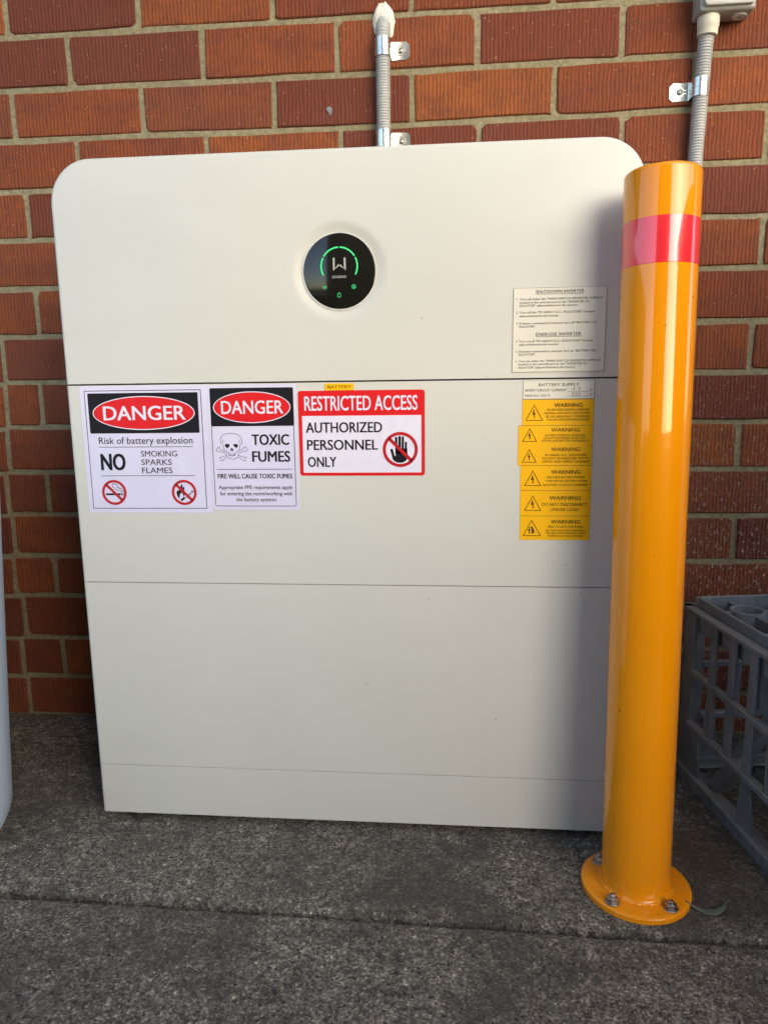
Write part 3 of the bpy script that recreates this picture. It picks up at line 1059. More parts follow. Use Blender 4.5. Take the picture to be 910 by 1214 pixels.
warning("yellow WARNING label on multiple mode inverter, topmost of the yellow stack", 886.9, 981.0, 614.4, 648.8,
        [((902.6, 641.0, 891.9, 913.8, 620.9), [("WARNING", 928.7, 966.2, 638.4, 5.0, 0.035), ("MULTIPLE MODE INVERTER CONNECTED", 919.6, 974.9, 633.4, 2.8, 0.012),
          ("NEUTRAL AND EARTH CIRCUITS MAY", 916.3, 976.5, 628.9, 2.8, 0.012), ("BE LIVE UNDER FAULT CONDITIONS", 918.4, 976.3, 624.4, 2.8, 0.012), ("FOLLOW SHUTDOWN PROCEDURE", 920.0, 975.0, 620.3, 2.6, 0.012)])], 0)
warning("double height yellow label with WARNING twice, jutting left in the yellow stack", 882.0, 980.7, 560.0, 614.2,
        [((897.3, 609.6, 888.3, 906.6, 592.6), [("WARNING", 925.8, 963.9, 605.4, 5.0, 0.015), ("BATTERY SYSTEMS DC ISOLATORS", 918.3, 970.6, 599.2, 2.7, 0.012),
          ("DO NOT DE-ENERGISE THE BATTERY", 916.1, 971.8, 595.6, 2.7, 0.012), ("SYSTEM AND BATTERY INTERNALLY", 913.3, 976.0, 591.9, 2.7, 0.012)]),
         ((897.3, 581.2, 888.2, 906.6, 564.2), [("WARNING", 926.5, 964.6, 579.1, 5.0, 0.02), ("PV ARRAY D.C. ISOLATORS", 918.2, 973.8, 572.4, 2.9, 0.012),
          ("DO NOT DE-ENERGISE THE PV", 914.3, 976.6, 568.0, 2.9, 0.012), ("ARRAY AND ARRAY CABLING", 914.7, 977.0, 563.6, 2.9, 0.012)])], 0)
warning("yellow WARNING label to turn off battery isolators, third from the bottom of the yellow stack", 886.3, 980.8, 525.6, 559.8,
        [((902.6, 552.2, 891.9, 913.5, 532.1), [("WARNING", 927.3, 966.5, 548.2, 5.1, 0.03), ("MULTIPLE BATTERY SYSTEMS", 922.0, 972.6, 542.1, 2.7, 0.008),
          ("TURN OFF ALL BATTERY SYSTEM", 920.2, 975.3, 537.1, 2.7, 0.008), ("ISOLATORS TO ISOLATE EQUIPMENT", 916.7, 977.9, 531.7, 2.7, 0.008)])], 0)
warning("yellow WARNING label reading DO NOT DISCONNECT UNDER LOAD", 886.4, 981.0, 490.2, 525.4,
        [((903.4, 517.7, 892.6, 914.3, 497.6), [("WARNING", 925.8, 968.2, 512.4, 5.1, 0.03), ("DO NOT DISCONNECT", 916.2, 977.0, 503.8, 4.2, 0.008), ("UNDER LOAD", 927.4, 966.0, 496.7, 4.0, 0.008)])], 0)
warning("yellow WARNING label reading ARC FLASH HAZARD, bottom of the yellow stack", 886.8, 981.0, 456.0, 490.0,
        [((902.6, 483.6, 891.5, 915.0, 462.0, True), [("WARNING", 928.6, 968.4, 479.2, 5.1, 0.03), ("ARC FLASH HAZARD", 924.5, 972.8, 473.3, 3.0, 0.015),
          ("ARC FLASH AND SHOCK APPROPRIATE", 921.7, 976.3, 468.2, 2.6, 0.015), ("PPE AND TOOLS REQUIRED WHEN", 923.0, 975.3, 464.4, 2.6, 0.015), ("WORKING ON THIS EQUIPMENT", 924.9, 973.2, 460.5, 2.6, 0.015)])], 0)

# ---------------------------------------------------------------- the bollard
BX, BY, BLEAN = 1.0392, -0.4485, radians(2.55)
bol = thing("bollard", "glossy amber steel bollard with red reflective band, bolted to the concrete", "bollard", (BX, BY, 0))
lean = Matrix.Rotation(-BLEAN, 4, 'X')

prof = [(47.5, 8.2), (46.3, 9.0), (45.0, 10.6), (44.2, 13.0), (44.0, 16)] + [(44.0, 16 + 893 * i / 40) for i in range(1, 40)]
for i in range(7):
    a = radians(90 * i / 6)
    prof.append((44 - 5 + 5 * cos(a), 909 + 5 * sin(a)))
prof += [(30, 915.5), (14, 916.4), (0.5, 916.6)]
V, F = lathe(prof, 96, False, True)
me = mesh_of("post", [lean @ Vector((a * MM, b * MM, (c_ - 8) * MM)) + Vector((0, 0, 0.008)) for a, b, c_ in V], F, True)
link("post", me, M_AMBER, bol)
V, F = lathe([(44.0, 803.2), (44.35, 803.5), (44.35, 855.2), (44.0, 855.5)], 96)
me = mesh_of("reflective_band", [lean @ Vector((a * MM, b * MM, (c_ - 8) * MM)) + Vector((0, 0, 0.008)) for a, b, c_ in V], F, True)
me.set_sharp_from_angle(angle=radians(30))
link("reflective_band", me, M_RED_TAPE, bol)
V, F = lathe([(43, 8.0), (64, 8.2), (69.0, 8.0), (70.2, 7.0), (70.4, 5.5), (70.4, 0.4)], 96)
me = mesh_of("base_plate", [(a * MM, b * MM, c_ * MM) for a, b, c_ in V], [f_[::-1] for f_ in F], True)
me.set_sharp_from_angle(angle=radians(50))
link("base_plate", me, M_AMBER, bol)
# weld bead between post and plate
V, F = [], []
n, m = 120, 8
for i in range(n):
    a = 2 * pi * i / n
    rr0 = 45.6 + 0.5 * sin(a * 17) + RB.uniform(-0.4, 0.4)
    rb = 2.3 + 0.4 * sin(a * 31)
    for k in range(m):
        b = 2 * pi * k / m
        V.append(((rr0 + rb * cos(b)) * cos(a) * MM, (rr0 + rb * cos(b)) * sin(a) * MM, (9.0 + rb * sin(b)) * MM))
for i in range(n):
    for k in range(m):
        F.append((i * m + k, ((i + 1) % n) * m + k, ((i + 1) % n) * m + (k + 1) % m, i * m + (k + 1) % m))
link("weld_bead", mesh_of("weld_bead", V, F, True), M_AMBER, bol)

V, F = lathe([(3.0, 0.0), (9.3, 0.0), (9.6, 0.5), (9.6, 1.5), (9.2, 1.9), (3.0, 1.9)], 28)
washer_me = mesh_of("washer", [(a * MM, b * MM, c_ * MM) for a, b, c_ in V], F)
V, F = lathe([(6.4, 1.9), (7.4, 2.5), (7.4, 7.2), (6.2, 8.0), (3.0, 8.0)], 6)
nut_me = mesh_of("nut", [(a * MM, b * MM, c_ * MM) for a, b, c_ in V], F)
V, F = lathe([(3.9, 0.0), (3.9, 10.5), (3.2, 11.6), (0.4, 12.2)], 16, False, True)
stud_me = mesh_of("anchor_bolt", [(a * MM, b * MM, c_ * MM) for a, b, c_ in V], F, True)
stud_me.set_sharp_from_angle(angle=radians(40))
for i, (ang, r) in enumerate(((-133, 58), (-57, 58), (136, 55), (47, 57))):
    b_ = link("anchor_bolt", stud_me, M_STEEL, bol)
    b_.location = (r * cos(radians(ang)) * MM, r * sin(radians(ang)) * MM, 0.0081)
    b_.rotation_euler = (radians(RB.uniform(-4, 4)), radians(RB.uniform(-4, 4)), RB.uniform(0, 6))
    link("washer", washer_me, M_STEEL, b_)
    link("nut", nut_me, M_STEEL, b_)


# ---------------------------------------------------------------- conduits, clips, junction box
def tube(path, rad_fn, n=20):
    """path: list of Vectors; ring radius from rad_fn(arc length in mm)"""
    V, F = [], []
    s = 0.0
    for i, p0 in enumerate(path):
        if i:
            s += (path[i] - path[i - 1]).length
        tdir = (path[min(i + 1, len(path) - 1)] - path[max(i - 1, 0)]).normalized()
        ref = Vector((0, -1, 0)) if abs(tdir.y) < 0.9 else Vector((0, 0, 1))
        sx_ = tdir.cross(ref).normalized()
        sy_ = sx_.cross(tdir).normalized()
        r = rad_fn(s)
        for k in range(n):
            a = 2 * pi * k / n
            V.append(p0 + sx_ * (r * cos(a)) + sy_ * (r * sin(a)))
    for i in range(len(path) - 1):
        for k in range(n):
            a, b = i * n + k, i * n + (k + 1) % n
            F.append((a, b, b + n, a + n))
    return V, F


def corrugated(s):
    return 11.2 + 1.6 * max(-0.75, min(0.75, 1.5 * sin(2 * pi * s / 4.4)))


def resample(pts, step):
    out = [pts[0]]
    for a, b in zip(pts[:-1], pts[1:]):
        L = (b - a).length
        k = max(1, round(L / step))
        out += [a.lerp(b, i / k) for i in range(1, k + 1)]
    return out


def clip(parent, origin, z, side):
    """one-hole pipe saddle: a strap round the conduit and a tab with a key rib and a screw"""
    V, F = [], []
    n = 16
    prof_ = [(-12.5, 2)] + [(13.0 * cos(radians(180 - 180 * i / n)), -15 - 13.0 * sin(radians(180 - 180 * i / n))) for i in range(n + 1)] + [(12.8, -3.0), (15.0, -1.4), (39.0, -1.4)]
    prof_ = [(x * side, y) for x, y in prof_]
    prof2 = []
    for i, (x, y) in enumerate(prof_):
        a, b = prof_[max(0, i - 1)], prof_[min(len(prof_) - 1, i + 1)]
        dx, dy = b[0] - a[0], b[1] - a[1]
        d = math.hypot(dx, dy)
        prof2.append((x + dy / d * 1.1 * side, y - dx / d * 1.1 * side))
    h = 14.0
    bm = bmesh.new()

    def col_(pp, zz, last=False):
        return [bm.verts.new((x * MM, y * MM, zz * MM)) for x, y in pp]
    A, B, C_, D = col_(prof_, -h), col_(prof_, h), col_(prof2, -h), col_(prof2, h)
    for i in range(len(prof_) - 1):
        bm.faces.new((C_[i], C_[i + 1], D[i + 1], D[i]))
        bm.faces.new((A[i], B[i], B[i + 1], A[i + 1]))
        bm.faces.new((A[i], A[i + 1], C_[i + 1], C_[i]))
        bm.faces.new((B[i], D[i], D[i + 1], B[i + 1]))
    # rounded end of the tab
    e1 = [bm.verts.new(((39.0 + 5.5) * side * MM, -1.4 * MM, zz * MM)) for zz in (-9.0, 9.0)]
    e2 = [bm.verts.new(((39.0 + 5.5) * side * MM, -2.5 * MM, zz * MM)) for zz in (-9.0, 9.0)]
    bm.faces.new((C_[-1], e2[0], e2[1], D[-1]))
    bm.faces.new((A[-1], B[-1], e1[1], e1[0]))
    bm.faces.new((A[-1], e1[0], e2[0], C_[-1]))
    bm.faces.new((B[-1], D[-1], e2[1], e1[1]))
    bm.faces.new((e1[0], e1[1], e2[1], e2[0]))
    o = bm_obj("pipe_clip", bm, M_ZINC, parent, smooth=True, angle=30)
    o.location = origin + Vector((0, 0, z))
    # raised rib along the strap, key-hole shaped round the screw
    bm = bmesh.new()
    for k in (1, -1):
        pts = [(15.5, 2.4 * k), (21.5, 2.4 * k)] + [(29.0 + 7.2 * cos(radians(a)), 7.2 * sin(radians(a)) * k) for a in range(152, -1, -19)]
        for (xa, za), (xb, zb) in zip(pts[:-1], pts[1:]):
            dx, dz = xb - xa, zb - za
            d = math.hypot(dx, dz)
            nx, nz = -dz / d * 0.75, dx / d * 0.75
            lo = [bm.verts.new((x_ * side * MM, -2.45 * MM, z_ * MM)) for x_, z_ in ((xa + nx, za + nz), (xb + nx, zb + nz), (xb - nx, zb - nz), (xa - nx, za - nz))]
            tp = [bm.verts.new((x_ * side * MM, -3.3 * MM, z_ * MM)) for x_, z_ in ((xa + nx * .4, za + nz * .4), (xb + nx * .4, zb + nz * .4), (xb - nx * .4, zb - nz * .4), (xa - nx * .4, za - nz * .4))]
            bm.faces.new(tp)
            for i in range(4):
                bm.faces.new((lo[i], lo[(i + 1) % 4], tp[(i + 1) % 4], tp[i]))
    # strap groove bead
    for i in range(9, 15):
        a0, a1 = radians(180 - 180 * i / n), radians(180 - 180 * (i + 1) / n)
        for k in (1,):
            c0 = [(cos(a) * R_ * side, -15 - sin(a) * R_) for a in (a0, a1) for R_ in (14.0, 15.0)]
            w = 0.8
            vv = [bm.verts.new((x_ * MM, y_ * MM, zz * MM)) for (x_, y_) in c0 for zz in (-w, w)]
            bm.faces.new((vv[2], vv[3], vv[7], vv[6]))
            bm.faces.new((vv[0], vv[2], vv[6], vv[4]))
            bm.faces.new((vv[1], vv[5], vv[7], vv[3]))
    link_rib = bm_obj("rib", bm, M_ZINC, o)
    V, F = lathe([(4.6, 0.0), (4.4, 1.4), (3.2, 2.5), (1.4, 3.0), (1.3, 1.4), (0.3, 1.4)], 20, False, True)
    me = mesh_of("screw", [(a * MM + 29 * side * MM, -2.5 * MM - c_ * MM, b * MM) for a, b, c_ in V], [f_[::-1] for f_ in F], True)
    me.set_sharp_from_angle(angle=radians(45))
    link("screw", me, M_STEEL, o)
    return o


# conduit above the cabinet, turning into the wall
C1 = Vector((0.6765, 0, 0.90))
con = thing("conduit", "short grey corrugated conduit rising from the cabinet top into sealed wall hole", "conduit", tuple(C1), "grey conduits clipped to the brick wall")
pts = [Vector((0, -15, 0)), Vector((0, -15, 345))]
for i in range(1, 10):
    a = radians(80 * i / 9)
    pts.append(Vector((1.2 * i / 9, -15 + 36 * (1 - cos(a)), 345 + 44 * sin(a))))
pts.append(pts[-1] + Vector((0, 24, 5)))
V, F = tube(resample(pts, 0.74), corrugated, 22)
link("pipe", mesh_of("pipe", [v_ * MM for v_ in V], F, True), M_PVC, con)
for z in (1.090, 1.234):
    clip(con, Vector((0, 0, 0)), z - 0.90, 1)
# ragged blob of sealant round the hole
bm = bmesh.new()
bmesh.ops.create_uvsphere(bm, u_segments=40, v_segments=14, radius=1.0)
for v_ in bm.verts:
    d = 1 + 0.17 * noise.noise(v_.co * 3.1) + 0.10 * noise.noise(v_.co * 8.3)
    v_.co = Vector((v_.co.x * 0.0185 * d, v_.co.y * 0.010 * d, v_.co.z * 0.030 * d))
o = bm_obj("sealant", bm, M_SEAL, con, smooth=True)
o.location = (0.0005, 0.0, 0.380)

# conduit behind the bollard up to the box
C2 = Vector((1.2003, 0, 0.62))
c2p = [Vector((-172, -150, 25))]
for i in range(1, 13):
    t_ = i / 12
    a_, b_, c_, d_ = Vector((-150, -150, 25)), Vector((-40, -150, 25)), Vector((-3, -15, 40)), Vector((-3, -15, 150))
    c2p.append(a_ * (1 - t_) ** 3 + b_ * 3 * t_ * (1 - t_) ** 2 + c_ * 3 * t_ * t_ * (1 - t_) + d_ * t_ ** 3)
con2 = thing("conduit", "long grey corrugated conduit running from behind the bollard up to the grey box", "conduit", tuple(C2), "grey conduits clipped to the brick wall")
V, F = tube(resample(c2p + [Vector((-1, -15, 420)), Vector((2.4, -17, 560)), Vector((4.5, -20, 626))], 0.74), corrugated, 22)
link("pipe", mesh_of("pipe", [v_ * MM for v_ in V], F, True), M_PVC, con2)
clip(con2, Vector((-0.0005, 0, 0)), 1.1475 - 0.62, -1)
V, F = lathe([(11.5, 0), (15.0, 0.2), (15.4, 1.5), (15.6, 12), (16.6, 13.5), (16.9, 27), (16.2, 28.4), (10, 28.6)], 36)
V = [(a * (1 + (0.018 if (k // 1) % 2 else 0)), b * (1 + (0.018 if k % 2 else 0)), c_) for k, (a, b, c_) in enumerate(V)]
me = mesh_of("gland", [(a * MM, b * MM, c_ * MM) for a, b, c_ in V], F, True)
me.set_sharp_from_angle(angle=radians(50))
o = link("gland", me, M_PVC_CREAM, con2)
o.location = (0.0046, -0.0205, 0.603)
o.rotation_euler = (radians(2.5), radians(1.5), 0)

# grey isolator box at the top right corner
box = thing("junction_box", "grey plastic electrical box on the brick wall at the top right corner", "electrical box", (1.226, 0.0, 1.2505))
bm = bmesh.new()
add_box(bm, -0.0415, 0.0445, -0.0435, -0.0005, 0.0, 0.16, 0.0045, seg=3)
o = bm_obj("enclosure", bm, M_BOX, box, smooth=True, angle=40)
bm = bmesh.new()
pts0 = rr_pts(-36, 41.5, 5.5, 156, 6)
pts1 = rr_pts(-33.5, 39, 8, 153.5, 4.5)
for pa, pb, ya, yb in ((pts0, pts0, -43.2, -50.5), (pts0, pts1, -50.5, -52.0)):
    A = [bm.verts.new((x * MM, ya * MM, z * MM)) for x, z in pa]
    B = [bm.verts.new((x * MM, yb * MM, z * MM)) for x, z in pb]
    for i in range(len(A)):
        bm.faces.new((A[i], A[(i + 1) % len(A)], B[(i + 1) % len(A)], B[i]))
bm.faces.new(B)
bmesh.ops.remove_doubles(bm, verts=bm.verts[:], dist=0.00001)
bm_obj("lid", bm, M_BOX_LID, box, smooth=True, angle=40)
bm = bmesh.new()
add_box(bm, -0.026, 0.034, -0.0600, -0.0521, 0.018, 0.142, 0.002)
bm_obj("raised_window", bm, plain("white_lid_window", (0.62, 0.61, 0.57), 0.25), box)
V, F = lathe([(0.5, -3.2), (8.0, -3.2), (10.2, -2.6), (11.0, -1.6), (11.0, 0.4)], 32, True)
me = mesh_of("blanking_plug", [(a * MM, b * MM, c_ * MM) for a, b, c_ in V], [f_[::-1] for f_ in F], True)
me.set_sharp_from_angle(angle=radians(35))
o = link("blanking_plug", me, M_BOX_LID, box)
o.location = (0.027, -0.0225, 0.0)
bm = bmesh.new()
add_box(bm, -0.0035, 0.0035, -0.0006, 0.0006, -0.0037, -0.0030)
bm_obj("slot", bm, M_DARK, o)

# ---------------------------------------------------------------- the milk crate (standing upside down)
CO = Vector((1.184, -0.130, 0.0))
crate = thing("milk_crate", "dark grey plastic milk crate standing upside down behind the bollard", "crate", tuple(CO))
cd = Vector((0.148, -0.989, 0)).normalized()             # along the side that runs towards the viewer
ce = Vector((0.989, 0.148, 0)).normalized()
CMX = Matrix(((ce.x, -cd.x, 0, 0), (ce.y, -cd.y, 0, 0), (0, 0, 1, 0), (0, 0, 0, 1)))   # local x = width, local -y = towards viewer
LW, LL = 0.335, 0.363


def cpart(name, bm, smooth=False):
    bmesh.ops.transform(bm, matrix=CMX, verts=bm.verts[:])
    return bm_obj(name, bm, M_CRATE, crate, smooth=smooth, angle=35 if smooth else None)


def side_matrix(k):
    """maps (s along side, depth inwards, z) of side k onto crate space: 0 left, 1 front, 2 right, 3 back"""
    if k == 0:
        return Matrix(((0, 1, 0, 0), (-1, 0, 0, 0), (0, 0, 1, 0), (0, 0, 0, 1))), LL
    if k == 2:
        return Matrix(((0, -1, 0, LW), (-1, 0, 0, 0), (0, 0, 1, 0), (0, 0, 0, 1))), LL
    if k == 1:
        return Matrix(((1, 0, 0, 0), (0, 1, 0, -LL), (0, 0, 1, 0), (0, 0, 0, 1))), LW
    return Matrix(((1, 0, 0, 0), (0, -1, 0, 0), (0, 0, 1, 0), (0, 0, 0, 1))), LW


for k in range(4):
    Mx, L = side_matrix(k)
    inner = 0.004

    def sb(name, s0, s1, d0, d1, z0, z1, bev=0.0015):
        bm = bmesh.new()
        add_box(bm, s0, s1, d0, d1, z0, z1, bev)
        bmesh.ops.transform(bm, matrix=Mx, verts=bm.verts[:])
        cpart(name, bm)
    sb("top_rim", 0.0, L, 0.0, 0.016, 0.292, 0.300)
    sb("rim_skirt", 0.036, L - 0.036, 0.012, 0.0155, 0.262, 0.2925)
    sb("inner_ledge", 0.0145, L - 0.0145, 0.0165, 0.0215, 0.288, 0.317)
    sb("corner_post", 0.004, 0.040, 0.004, 0.010, 0.018, 0.2915)
    sb("corner_post", L - 0.040, L - 0.004, 0.0042, 0.0102, 0.0182, 0.2917)
    nb = 4
    gap = (L - 0.100 * 2) / (nb - 1)
    for i in range(nb):
        s0 = 0.100 + gap * i
        sb("bar", s0 - 0.0095, s0 + 0.0095, 0.003, 0.0085, 0.100, 0.2915)
    sb("mid_rail", 0.038, L - 0.038, 0.0, 0.011, 0.188, 0.198)
    sb("low_rail", 0.038, L - 0.038, -0.0005, 0.013, 0.095, 0.106)
    sb("bottom_rim", 0.0, L, -0.002, 0.012, 0.0, 0.022)
    sb("bottom_flange", 0.012, L - 0.012, 0.0122, 0.030, 0.010, 0.0145)

    def prism(name, poly, d0, d1):
        bm = bmesh.new()
        a = [bm.verts.new((s, d0, z)) for s, z in poly]
        b = [bm.verts.new((s, d1, z)) for s, z in poly]
        bm.faces.new(a)
        bm.faces.new(b[::-1])
        for i in range(len(poly)):
            j = (i + 1) % len(poly)
            bm.faces.new((a[i], a[j], b[j], b[i]))
        bmesh.ops.transform(bm, matrix=Mx, verts=bm.verts[:])
        cpart(name, bm)
    prism("strut", [(0.046, 0.096), (0.066, 0.096), (0.078, 0.020), (0.040, 0.020)], 0.005, 0.009)
    prism("strut", [(0.196, 0.096), (0.216, 0.096), (0.234, 0.020), (0.192, 0.020)], 0.005, 0.009)
    prism("brace", [(0.088, 0.020), (0.116, 0.020), (0.172, 0.096), (0.150, 0.096)], 0.014, 0.040)
    prism("brace", [(L - 0.10, 0.020), (L - 0.072, 0.020), (L - 0.030, 0.096), (L - 0.052, 0.096)], 0.014, 0.040)
    if k in (2, 3):
        sb("side_panel", 0.14, 0.30, 0.0112, 0.0142, 0.107, 0.187)
# lattice on top: crossing ribs with rings between them
ztop, zbot = 0.308, 0.290
LX = [0.0215 + (LW - 0.043) * f_ for f_ in (1 / 6, 0.5, 5 / 6)]
LY = [-0.0215 - (LL - 0.043) * f_ for f_ in (1 / 6, 0.5, 5 / 6)]
RR = 0.0265


def spans(lo, hi, centres):
    cuts = [lo] + [v_ for c_ in centres for v_ in (c_ - RR + 0.001, c_ + RR - 0.001)] + [hi]
    return list(zip(cuts[0::2], cuts[1::2]))


for x in LX:
    for a_, b_ in spans(0.0218, LL - 0.0218, [-y for y in LY]):
        bm = bmesh.new()
        add_box(bm, x - 0.0022, x + 0.0022, -b_, -a_, zbot, ztop, 0.0008)
        cpart("lattice_rib", bm)
for y in LY:
    for a_, b_ in spans(0.0218, LW - 0.0218, LX):
        bm = bmesh.new()
        add_box(bm, a_, b_, y - 0.0022, y + 0.0022, zbot + 0.0006, ztop + 0.0006, 0.0008)
        cpart("lattice_rib", bm)
for cx in LX:
    for cy in LY:
        V, F = lathe([(22.5, zbot * 1000 - 2), (26.5, zbot * 1000 - 2), (26.5, ztop * 1000 + 1.5), (25.8, ztop * 1000 + 2.2), (23.2, ztop * 1000 + 2.2), (22.5, ztop * 1000 + 1.5), (22.5, zbot * 1000 - 2)], 28)
        bm = bmesh.new()
        vv = [bm.verts.new((a * MM + cx, b * MM + cy, c_ * MM)) for a, b, c_ in V]
        for f_ in F:
            bm.faces.new([vv[t_] for t_ in f_])
        cpart("lattice_ring", bm)

# ---------------------------------------------------------------- pale tub at the far left
tub = thing("plastic_drum", "pale bluish white smooth drum, only its right edge showing at the far left", "drum", (-0.200, -0.470, 0.0))
prof = [(290, 3), (309, 3.4), (313, 5), (315, 9), (316, 30)] + [(316.5 + 2.8 * i, 40 + 50 * i) for i in range(1, 12)] + [(345.5, 602), (340, 612), (330, 617), (200, 626), (1, 632)]
V, F = lathe(prof, 160, True, True)
me = mesh_of("body", [(a * MM, b * MM, c_ * MM) for a, b, c_ in V], F, True)
me.set_sharp_from_angle(angle=radians(60))
link("body", me, M_TUB, tub)

# ---------------------------------------------------------------- a fallen gum leaf
leaf = None
top_ = [(1094, -483), (1101, -487.5), (1112, -491), (1127, -489), (1139, -484), (1149, -477)]
bot_ = [(1094, -483), (1101, -490), (1113, -498), (1127, -499), (1139, -491), (1149, -477)]
zt_ = [9.5, 6.0, 3.0, 2.4, 3.6, 8.5]
V = [((x - 1121) * MM, (y + 488) * MM, (z + 1.2) * MM) for (x, y), z in zip(top_, zt_)]
V += [((x - 1121) * MM, (y + 488) * MM, z * MM) for (x, y), z in zip([((a[0] + b[0]) / 2, (a[1] + b[1]) / 2) for a, b in zip(top_, bot_)], [z - 0.9 for z in zt_])]
V += [((x - 1121) * MM, (y + 488) * MM, (z + 0.6) * MM) for (x, y), z in zip(bot_, zt_)]
F = []
for i in range(5):
    F += [(i, i + 6, i + 7, i + 1), (i + 6, i + 12, i + 13, i + 7)]
me = mesh_of("gum_leaf", V, F, True)
leaf = link("gum_leaf", me, M_LEAF)
leaf.location = (1.121, -0.488, 0.0)
leaf["label"] = "narrow dry grey green leaf on the concrete touching the bollard base plate"
leaf["category"] = "leaf"
md = leaf.modifiers.new("thickness", 'SOLIDIFY')
md.thickness = 0.0004

# ---------------------------------------------------------------- grit swept into the corners and the slab joint
RG = random.Random(9)
V, F = [], []
for i in range(520):
    k = RG.random()
    if k < 0.30:
        x, y = RG.uniform(-0.3, 1.6), -abs(RG.gauss(0, 0.018)) - 0.002
    elif k < 0.52:
        x = RG.uniform(-0.2, 1.5)
        y = joint_y(x) + RG.gauss(0, 0.010)
    elif k < 0.66:
        a = RG.uniform(0, 2 * pi)
        r = 0.0715 + abs(RG.gauss(0, 0.009))
        x, y = BX + r * cos(a), BY + r * sin(a)
    else:
        x, y = RG.uniform(-0.1, 1.4), RG.uniform(-0.85, -0.25)
    if abs(y - joint_y(x)) < 0.0075:
        continue
    sz_ = min(0.0032, 0.0007 * math.exp(RG.gauss(0, 0.5)))
    n0 = len(V)
    th = RG.uniform(0, 6)
    for q_ in ((1, 0, 0.15), (-0.6, 0.8, 0.1), (-0.5, -0.9, 0.15), (0.1, 0.0, 1.0)):
        a_ = q_[0] * RG.uniform(0.6, 1.3)
        b_ = q_[1] * RG.uniform(0.6, 1.3)
        V.append((x + sz_ * (a_ * cos(th) - b_ * sin(th)), y + sz_ * (a_ * sin(th) + b_ * cos(th)), sz_ * q_[2] * RG.uniform(0.6, 1.1)))
    F += [(n0, n0 + 1, n0 + 3), (n0 + 1, n0 + 2, n0 + 3), (n0 + 2, n0, n0 + 3)]
grit = link("grit", mesh_of("grit", V, F), plain("grit_stone", (0.17, 0.155, 0.13), 0.9, 0.5, 300))
grit["kind"] = "stuff"

# ---------------------------------------------------------------- unseen objects added round the scene to block and shape the light
q = NT("added_wall_render")
P = q.pos()
c = q.ramp(q.noise(P, 4, 5), [(0.3, (0.16, 0.12, 0.09)), (0.7, (0.23, 0.175, 0.13))])
M_ADDED_WALL = q.set(Base_Color=c, Roughness=0.9)
yw = thing("added_wall", "added low brown wall, unseen behind the viewer, blocking low light from the front", "wall", (0.8, -2.22, 0))  # unseen wall added to hold back low light, so the cabinet darkens downwards
bm = bmesh.new()
add_box(bm, -1.3, 6.0, -0.11, 0.11, -0.06, 0.602)
bm_obj("wall_body", bm, M_ADDED_WALL, yw)
bm = bmesh.new()
add_box(bm, -1.33, 6.03, -0.14, 0.14, 0.6045, 0.65, 0.006)
bm_obj("coping", bm, M_CONC, yw)
sh = thing("added_shed", "added brown shed, unseen behind the viewer, blocking the sky in front of the cabinet", "shed", (0.55, -2.65, 0))  # unseen block added to shut off the frontal sky
bm = bmesh.new()
add_box(bm, -0.50, 0.84, -0.3, 0.3, -0.06, 2.8)
bm_obj("shed_wall", bm, M_ADDED_WALL, sh)
bm = bmesh.new()
add_box(bm, -0.54, 0.88, -0.34, 0.34, 2.803, 2.86)
bm_obj("shed_roof", bm, M_CONC, sh)
fe = thing("added_fence", "added brown timber paling fence, unseen at the left, blocking low sky mirrored in the bollard", "fence", (-2.3, -1.6, 0))  # unseen fence added to keep low sky out of the bollard's reflection
M_TIMBER = plain("brown_fence_timber", (0.13, 0.085, 0.055), 0.8, 0.25, 30)
bm = bmesh.new()
add_box(bm, -0.05, 0.05, -0.0095, 0.0095, 0.0, 1.55, 0.003)
pal_me = bpy.data.meshes.new("paling")
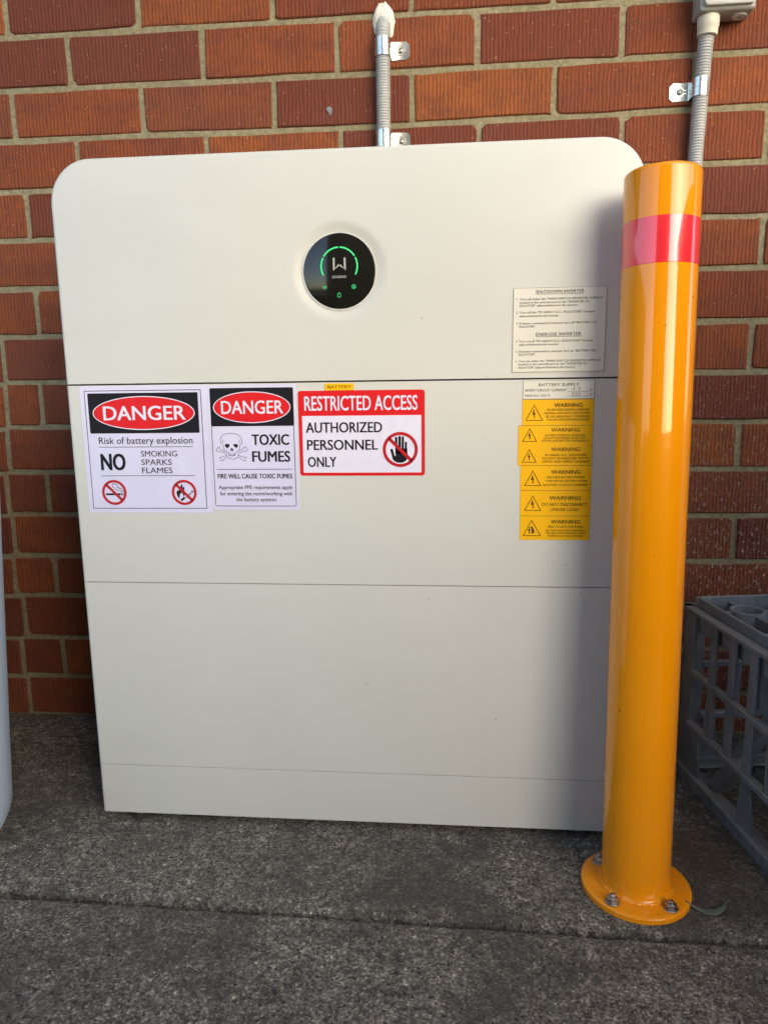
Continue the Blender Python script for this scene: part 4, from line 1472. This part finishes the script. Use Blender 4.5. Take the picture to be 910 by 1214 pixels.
bm.to_mesh(pal_me)
bm.free()
for i in range(30):
    o = link("paling", pal_me, M_TIMBER, fe)
    o.location = (RB.uniform(-0.004, 0.004), -1.55 + 0.104 * i, -0.055)
    o.rotation_euler = (0, 0, pi / 2)
for z in (0.35, 1.2):
    bm = bmesh.new()
    add_box(bm, -0.06, -0.0145, -1.6, 1.55, z, z + 0.07, 0.003)
    bm_obj("rail", bm, M_TIMBER, fe)
wb = thing("added_bin", "added dark green bin, unseen right of the crate, shading the low right side", "bin", (1.80, -0.78, 0))  # unseen bin added to shade the crate and low bricks at the right
bm = bmesh.new()
vs_ = add_box(bm, -0.28, 0.28, -0.29, 0.29, 0.05, 0.98, 0.03, seg=2)
for v_ in vs_:
    k_ = 0.82 + 0.18 * min(1.0, v_.co.z / 0.98)
    v_.co.x *= k_
    v_.co.y *= k_
M_BIN = plain("dark_green_plastic", (0.02, 0.045, 0.03), 0.45)
bm_obj("bin_body", bm, M_BIN, wb, smooth=True, angle=40)
bm = bmesh.new()
add_box(bm, -0.30, 0.30, -0.32, 0.31, 0.982, 1.03, 0.015, seg=2)
bm_obj("bin_lid", bm, M_BIN, wb, smooth=True, angle=40)
for x in (-0.24, 0.24):
    V, F = lathe([(2, -25), (95, -25), (100, -20), (100, 20), (95, 25), (2, 25)], 32, True, True)
    me = mesh_of("wheel", [(c_ * MM, a * MM, b * MM) for a, b, c_ in V], F)
    o = link("wheel", me, M_FOOT, wb)
    o.location = (x, 0.27, 0.10)
M_EAVE = plain("eave_paint", (0.50, 0.47, 0.42), 0.6)
ev = thing("added_eave", "added painted eave lining, unseen above the brick wall, cutting light from overhead", "roof", (0.8, -0.4, 2.3))  # unseen eave added to cut the light from straight above
bm = bmesh.new()
add_box(bm, -6.0, 6.0, -0.35, 0.5, 0.0, 0.02)
bm_obj("eave_lining", bm, M_EAVE, ev)
bm = bmesh.new()
add_box(bm, -6.0, 6.0, -0.38, -0.3525, -0.03, 0.19)
bm_obj("fascia", bm, M_EAVE, ev)
